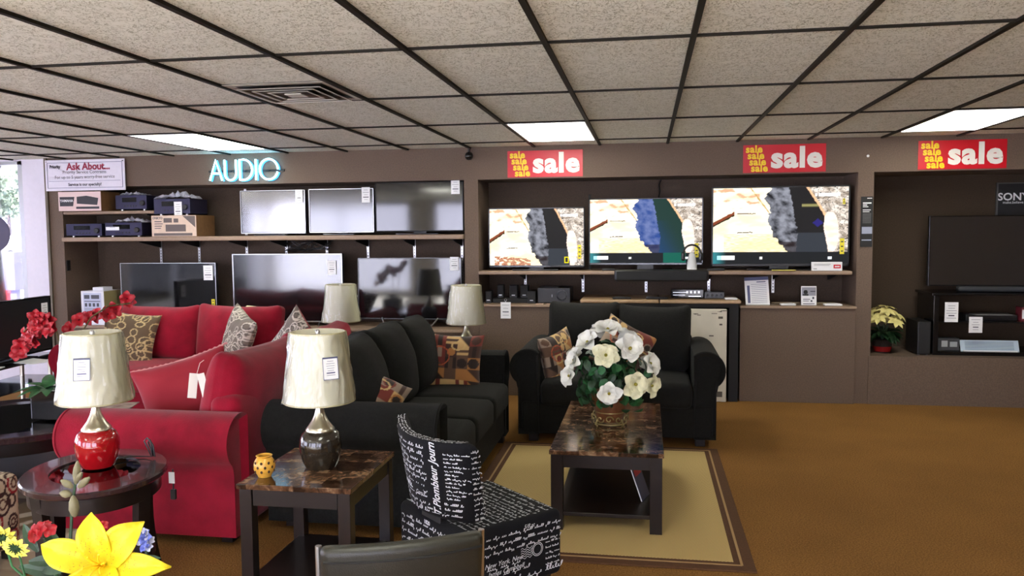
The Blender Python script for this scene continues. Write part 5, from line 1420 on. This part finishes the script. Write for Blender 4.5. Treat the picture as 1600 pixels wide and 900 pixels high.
# foreground bouquet
bq = thing('foreground_bouquet', 'colourful artificial bouquet with a large yellow lily at the bottom left corner', 'flower arrangement', (-1.03, 1.33, .55))
O = Vector((-1.03, 1.33, .55))
B().lathe([(.001, 0), (.055, 0), (.075, .06), (.078, .13), (.055, .20), (.045, .24), (.052, .26), (.047, .262), (.04, .24)], n=32).obj('vase', mat('cream_vase', lin(196, 190, 176), .3), bq, True)
def cpt(px_, py_, Yd):
    d = FW+R2*((px_-800)/1258.16)-U2*((py_-450)/1258.16); return Vector((0, 0, 1.55))+d*(Yd/d.y)-O
def stem(p, m=leafd, r=.0035):
    B().tube([(p.x*.1, p.y*.1, .2), (p.x*.5, p.y*.4+.01, .30), (p.x*.95, p.y*.95+.012, max(.3, p.z-.06)), (p.x, p.y+.006, p.z)], r, 7).obj('stem', m, bq, True)
# yellow lily: six recurved petals
lc = Vector((.113, -.130, .440)); ax = Vector((.28, -1, .42)).normalized()
ua = Vector((1, 0, 0)); ua = (ua-ax*ua.dot(ax)).normalized(); vb = ax.cross(ua)*-1
if vb.z < 0: vb = -vb
lily = None
for (ang_, L_, w_) in ((165, .108, .052), (111, .092, .050), (52, .096, .058), (2, .118, .044), (-58, .10, .05), (-122, .10, .052)):
    a = math.radians(ang_); d = ua*math.cos(a)+vb*math.sin(a); b = B(); k, m_ = 14, 8; vs = []; s = d.cross(ax).normalized()
    for i in range(k+1):
        t_ = i/k; ww = w_*(.34+.66*math.sin(PI*min(1, t_*.92+.08))**.8)*(1-t_**7) if t_ < 1 else .001
        for j in range(m_+1):
            e = 2*j/m_-1
            p = lc+d*L_*(t_)+ax*(-.030+.055*math.sin(t_*PI*.55)-.030*t_**2.5)+s*ww/2*e+ax*(abs(e)**1.5*ww*.16)-ax*(.004*(1-abs(e))*math.sin(PI*t_))
            p += ax*.002*nz(t_*9, e*5, ang_); vs.append(p)
    b.verts_faces(vs, [(i*(m_+1)+j, i*(m_+1)+j+1, (i+1)*(m_+1)+j+1, (i+1)*(m_+1)+j) for i in range(k) for j in range(m_)])
    o = b.obj('lily_petal', pety, bq, True, fix=False); sol = o.modifiers.new('s', 'SOLIDIFY'); sol.thickness = .0012
    q = B(); rn = random.Random(ang_)
    for _ in range(26):
        t_ = rn.uniform(.2, .55); e = rn.uniform(-.6, .6); i = int(t_*k); j = int((e+1)/2*m_); p = vs[i*(m_+1)+j]+ax*.0015+d*rn.uniform(-.003, .003)+s*rn.uniform(-.003, .003)
        q.verts_faces([p+d*.0008, p+s*.0008, p-d*.0008, p-s*.0008], [(0, 1, 2, 3)])
    q.obj('petal_speckles', mat('brown_speckle', lin(140, 90, 10), .6), o)
for k in range(6):
    a = 2*PI*k/6+.3; d = ua*math.cos(a)+vb*math.sin(a); p0 = lc-ax*.03; B().tube([p0, p0+ax*.03+d*.004, p0+ax*.045+d*.010, p0+ax*.052+d*.018], [.0014, .0014, .0012, .0018], 6).obj('stamen', mat('yellow_stamen', lin(236, 190, 20), .5), bq, True)
B().tube([lc-ax*.03, lc-ax*.05, Vector((.06, -.03, .30)), Vector((.02, 0, .22))], .004, 8).obj('stem', leafd, bq, True)
# daisies seen from behind at left
for k, (px_, py_, nn, R_) in enumerate(((25, 855, (-.15, 1, .35), .026), (2, 838, (-.5, .9, .5), .026))):
    c = cpt(px_, py_, 1.30); n_ = Vector(nn).normalized(); u = n_.orthogonal().normalized(); v = n_.cross(u); b = B()
    for j in range(11): a = 2*PI*j/11; petal(b, c, u*math.cos(a)+v*math.sin(a), -n_, R_, R_*.55, .1, .1, 5, 2)
    o = b.obj('daisy', mat('pale_yellow_petal', lin(232, 224, 96), .5), bq, True, fix=False)
    q = B()
    for j in range(26): a = j*2.4; r = .013*math.sqrt(j/26); q.tube([c-n_*.002, c-n_*.005+(u*math.cos(a)+v*math.sin(a))*(r+.002)], [.0022, .0008], 5)
    q.obj('calyx', leafd, o, True); stem(c-n_*.004, leaf, .002)
rn = random.Random(6)
for (px_, py_, cnt, R_) in ((66, 835, 9, .024), (155, 828, 5, .016)):
    c = cpt(px_, py_, 1.36)
    for j in range(cnt):
        a = rn.uniform(0, 2*PI); e = rn.uniform(-.6, 1.2); d = Vector((math.cos(a)*math.cos(e), math.sin(a)*math.cos(e), math.sin(e)))
        bloom('red_blossom', bq, c+d*R_*.75, d+Vector((0, -.8, 0)), R_*.62, petr, 5, 1, .95, None, seed=j)
    stem(c-Vector((0, 0, .01)))
# budding stalk
c = cpt(92, 728, 1.38); base_ = cpt(108, 880, 1.38); mid = cpt(113, 790, 1.38)
budm = mat('olive_bud', lin(118, 112, 84), .6, noise_amt=.15, noise_scale=60)
B().tube([Vector((.0, .0, .22)), base_, mid, cpt(118, 755, 1.38), cpt(120, 735, 1.38)], [.003, .003, .003, .0022, .002], 7).obj('stem', leafd, bq, True)
def bud(p0, p1, r):
    p0, p1 = Vector(p0), Vector(p1); q = B(); L_ = (p1-p0).length; q.lathe([(.001, 0), (r*.55, L_*.08), (r, L_*.4), (r*.85, L_*.7), (r*.35, L_*.95), (.001, L_)], n=12)
    q.xf(Matrix.Translation(p0) @ (p1-p0).to_track_quat('Z', 'Y').to_matrix().to_4x4()); q.obj('bud', budm, bq, True)
for (a, b_, r) in (((117, 808), (114, 774), .010), ((119, 757), (121, 720), .0075), ((114, 762), (95, 750), .007), ((112, 773), (93, 770), .008), ((122, 762), (140, 746), .0075), ((118, 752), (128, 738), .006)):
    bud(cpt(*a, 1.38), cpt(*b_, 1.375), r)
# small blue-white flowers at right
rn = random.Random(9)
bluem = mat('blue_violet_petal', lin(90, 104, 190), .5, noise_amt=.4, noise_scale=60); bwm = mat('pale_blue_petal', lin(200, 206, 230), .5)
for k in range(9):
    px_ = 216+rn.uniform(0, 26); py_ = 832+rn.uniform(-4, 30); c = cpt(px_, py_, 1.34)
    bloom('blue_blossom', bq, c, (rn.uniform(-.6, .6), -1, rn.uniform(-.3, .8)), .010 if k else .016, bluem if k % 2 == 0 else bwm, 5, 1, .9, None, seed=k)
stem(cpt(226, 850, 1.34))
q = B()
for (px_, py_, dx, dz, L_) in ((60, 862, -.5, .5, .07), (45, 878, 1, .1, .07), (95, 850, -.8, .4, .06), (30, 885, .9, -.2, .08), (200, 880, 1, .2, .06), (100, 892, -1, 0, .08)):
    leafblade(q, cpt(px_, py_, 1.36), (dx, .1, dz), (0, -1, .4), L_, .022, .2, .1, 6)
q.obj('foliage', leafd, bq, fix=False)
t = thing('plant_pedestal', 'small side table under the foreground bouquet, below the picture edge', 'table', (-1.03, 1.33, 0))
B().lathe([(.001, .52), (.20, .52), (.205, .535), (.20, .549), (.001, .549)], n=40).obj('top', espresso, t, True); B().lathe([(.15, 0), (.15, .02), (.03, .05), (.025, .52)], n=24).obj('column', espresso, t, True)

# ================================================================ OUTSIDE
struct(B().box(-90, 40, 7.8, 120, -.22, -.12).obj('ground_outside', mat('pale_concrete', lin(196, 194, 196), .9)))
struct(B().box(-60, XL-.15, -60, 7.8, -.22, -.12).obj('ground_side', mat('pale_concrete', (0, 0, 0))))
struct(B().box(XL-.2, 20, -60, YB-.15, -.22, -.12).obj('ground_behind', mat('pale_concrete', (0, 0, 0))))
hyd = mat('red_hydrant_paint', lin(200, 60, 70), .5)
t = thing('fire_hydrant', 'red fire hydrant on the pavement outside the left window', 'hydrant', (-15.12, 17, -.119))
B().lathe([(.14, 0), (.14, .04), (.085, .05), (.085, .42), (.115, .43), (.115, .47), (.10, .50), (.06, .58), (.02, .60), (.02, .64), (.001, .64)], n=24).obj('barrel', hyd, t, True)
for s in (-1, 1): B().lathe([(.05, 0), (.05, .07), (.03, .09)], n=14).obj('side_nozzle', hyd, t, True, loc=(s*.06, 0, .33), rot=(0, s*PI/2, 0))
B().lathe([(.055, 0), (.055, .08)], n=14).obj('front_nozzle', hyd, t, True, loc=(0, -.07, .30), rot=(PI/2, 0, 0))
t = thing('news_box', 'grey newspaper box standing outside beyond the window', 'newspaper box', (-12.42, 14, -.119))
B().box(-.10, .16, 0, .3, .60, 1.36, .02).obj('cabinet', mat('violet_grey_paint', lin(96, 92, 120), .6), t); B().box(-.04, .10, .1, .2, 0, .60).obj('pedestal', mat('violet_grey_paint', (0, 0, 0)), t)
t = thing('round_sign', 'round dark back of a sign hanging in the left window', 'sign', (-6.80, 7.52, 1.578))
B().lathe([(.001, -.006), (.185, -.006), (.19, 0), (.185, .006), (.001, .006)], n=48).obj('disc', mat('violet_grey_sign', lin(84, 80, 104), .7), t, True, rot=(PI/2, 0, 0))
B().tube([(0, 0, .18), (0, 0, .74)], .002, 5).obj('string', silver, t)
t = thing('parked_car', 'white sport utility vehicle parked outside beyond the window', 'car', (-46.5, 52, -.119))
cm = mat('white_car_paint', lin(226, 226, 230), .25)
B().prism([(-2.4, .35), (2.35, .35), (2.4, .95), (1.5, 1.05), (1.0, 1.72), (-2.0, 1.76), (-2.4, 1.0)], -.9, .9, .08).obj('body', cm, t, True)
q = B().box(-1.9, -.85, -.93, -.895, 1.1, 1.6).box(-.75, .25, -.93, -.895, 1.1, 1.6).box(.35, .95, -.93, -.895, 1.1, 1.55); q.obj('side_window', mat('car_glass', (.05, .05, .08), .1), t)
for x in (-1.5, 1.5): B().lathe([(.34, -.1), (.34, .1)], n=24).obj('wheel', blackm, t, loc=(x, -.85, .35), rot=(PI/2, 0, 0))
random.seed(31)
barkm = mat('bark', lin(90, 80, 76), .9); treem = mat('hazy_foliage', lin(110, 124, 104), .8, noise_amt=.3, noise_scale=1)
for k, (x, y_, hh) in enumerate(((-60, 64, 8), (-64, 76, 9.5), (-74, 72, 9), (-74, 84, 9))):
    t = thing('street_tree', 'leafy tree far outside beyond the left window', 'tree', (x, y_, -.12), 0, 'trees outside the left window')
    B().tube([(0, 0, 0), (.1, 0, hh*.3), (0, .1, hh*.6)], [.28, .22, .1], 8).obj('trunk', barkm, t, True)
    q = B()
    for _ in range(900):
        a = random.uniform(0, 2*PI); e = random.uniform(-.7, PI/2); r = random.uniform(.5, 1)*hh*.36; c = Vector((r*math.cos(a)*math.cos(e)*1.1, r*math.sin(a)*math.cos(e), hh*.62+r*math.sin(e)*.95))
        d = Vector((random.uniform(-1, 1), random.uniform(-1, 1), random.uniform(-1, .4))); leafblade(q, c, d, (random.uniform(-1, 1), -1, .5), .55, .4, .2, .1, 3)
    q.obj('crown', treem, t, fix=False)
t = thing('far_building', 'low grey-blue building across the street beyond the window', 'building', (-62, 90, -.12))
B().box(-14, 26, 0, 8, 0, 4.2).obj('wall', mat('blue_grey_siding', lin(150, 152, 176), .8), t); B().box(-14.4, 26.4, -.4, 8.4, 4.2, 4.6).obj('roof', mat('grey_roof', lin(120, 120, 136), .8), t)
for x in range(-12, 24, 4): B().box(x, x+1.8, -.05, .0, 1.2, 2.8).obj('window', mat('car_glass', (0, 0, 0)), t)
t = thing('floor_magazine', 'blue and red magazine leaning inside the coffee table on its lower shelf', 'magazine', (.0, 4.35, .102), 1.3)
B().box(-.07, .07, -.003, .003, 0, .18, .001).obj('pages', paper, t, rot=(-.35, 0, 0)); q = B().box(-.07, .07, -.0045, -.003, 0, .18).obj('cover', mat('dark_blue_cover', lin(40, 60, 90), .3), t, rot=(-.35, 0, 0)); B().box(-.05, .05, -.006, -.0045, .13, .165).obj('masthead', mat('red_masthead', lin(170, 50, 50), .4), q)
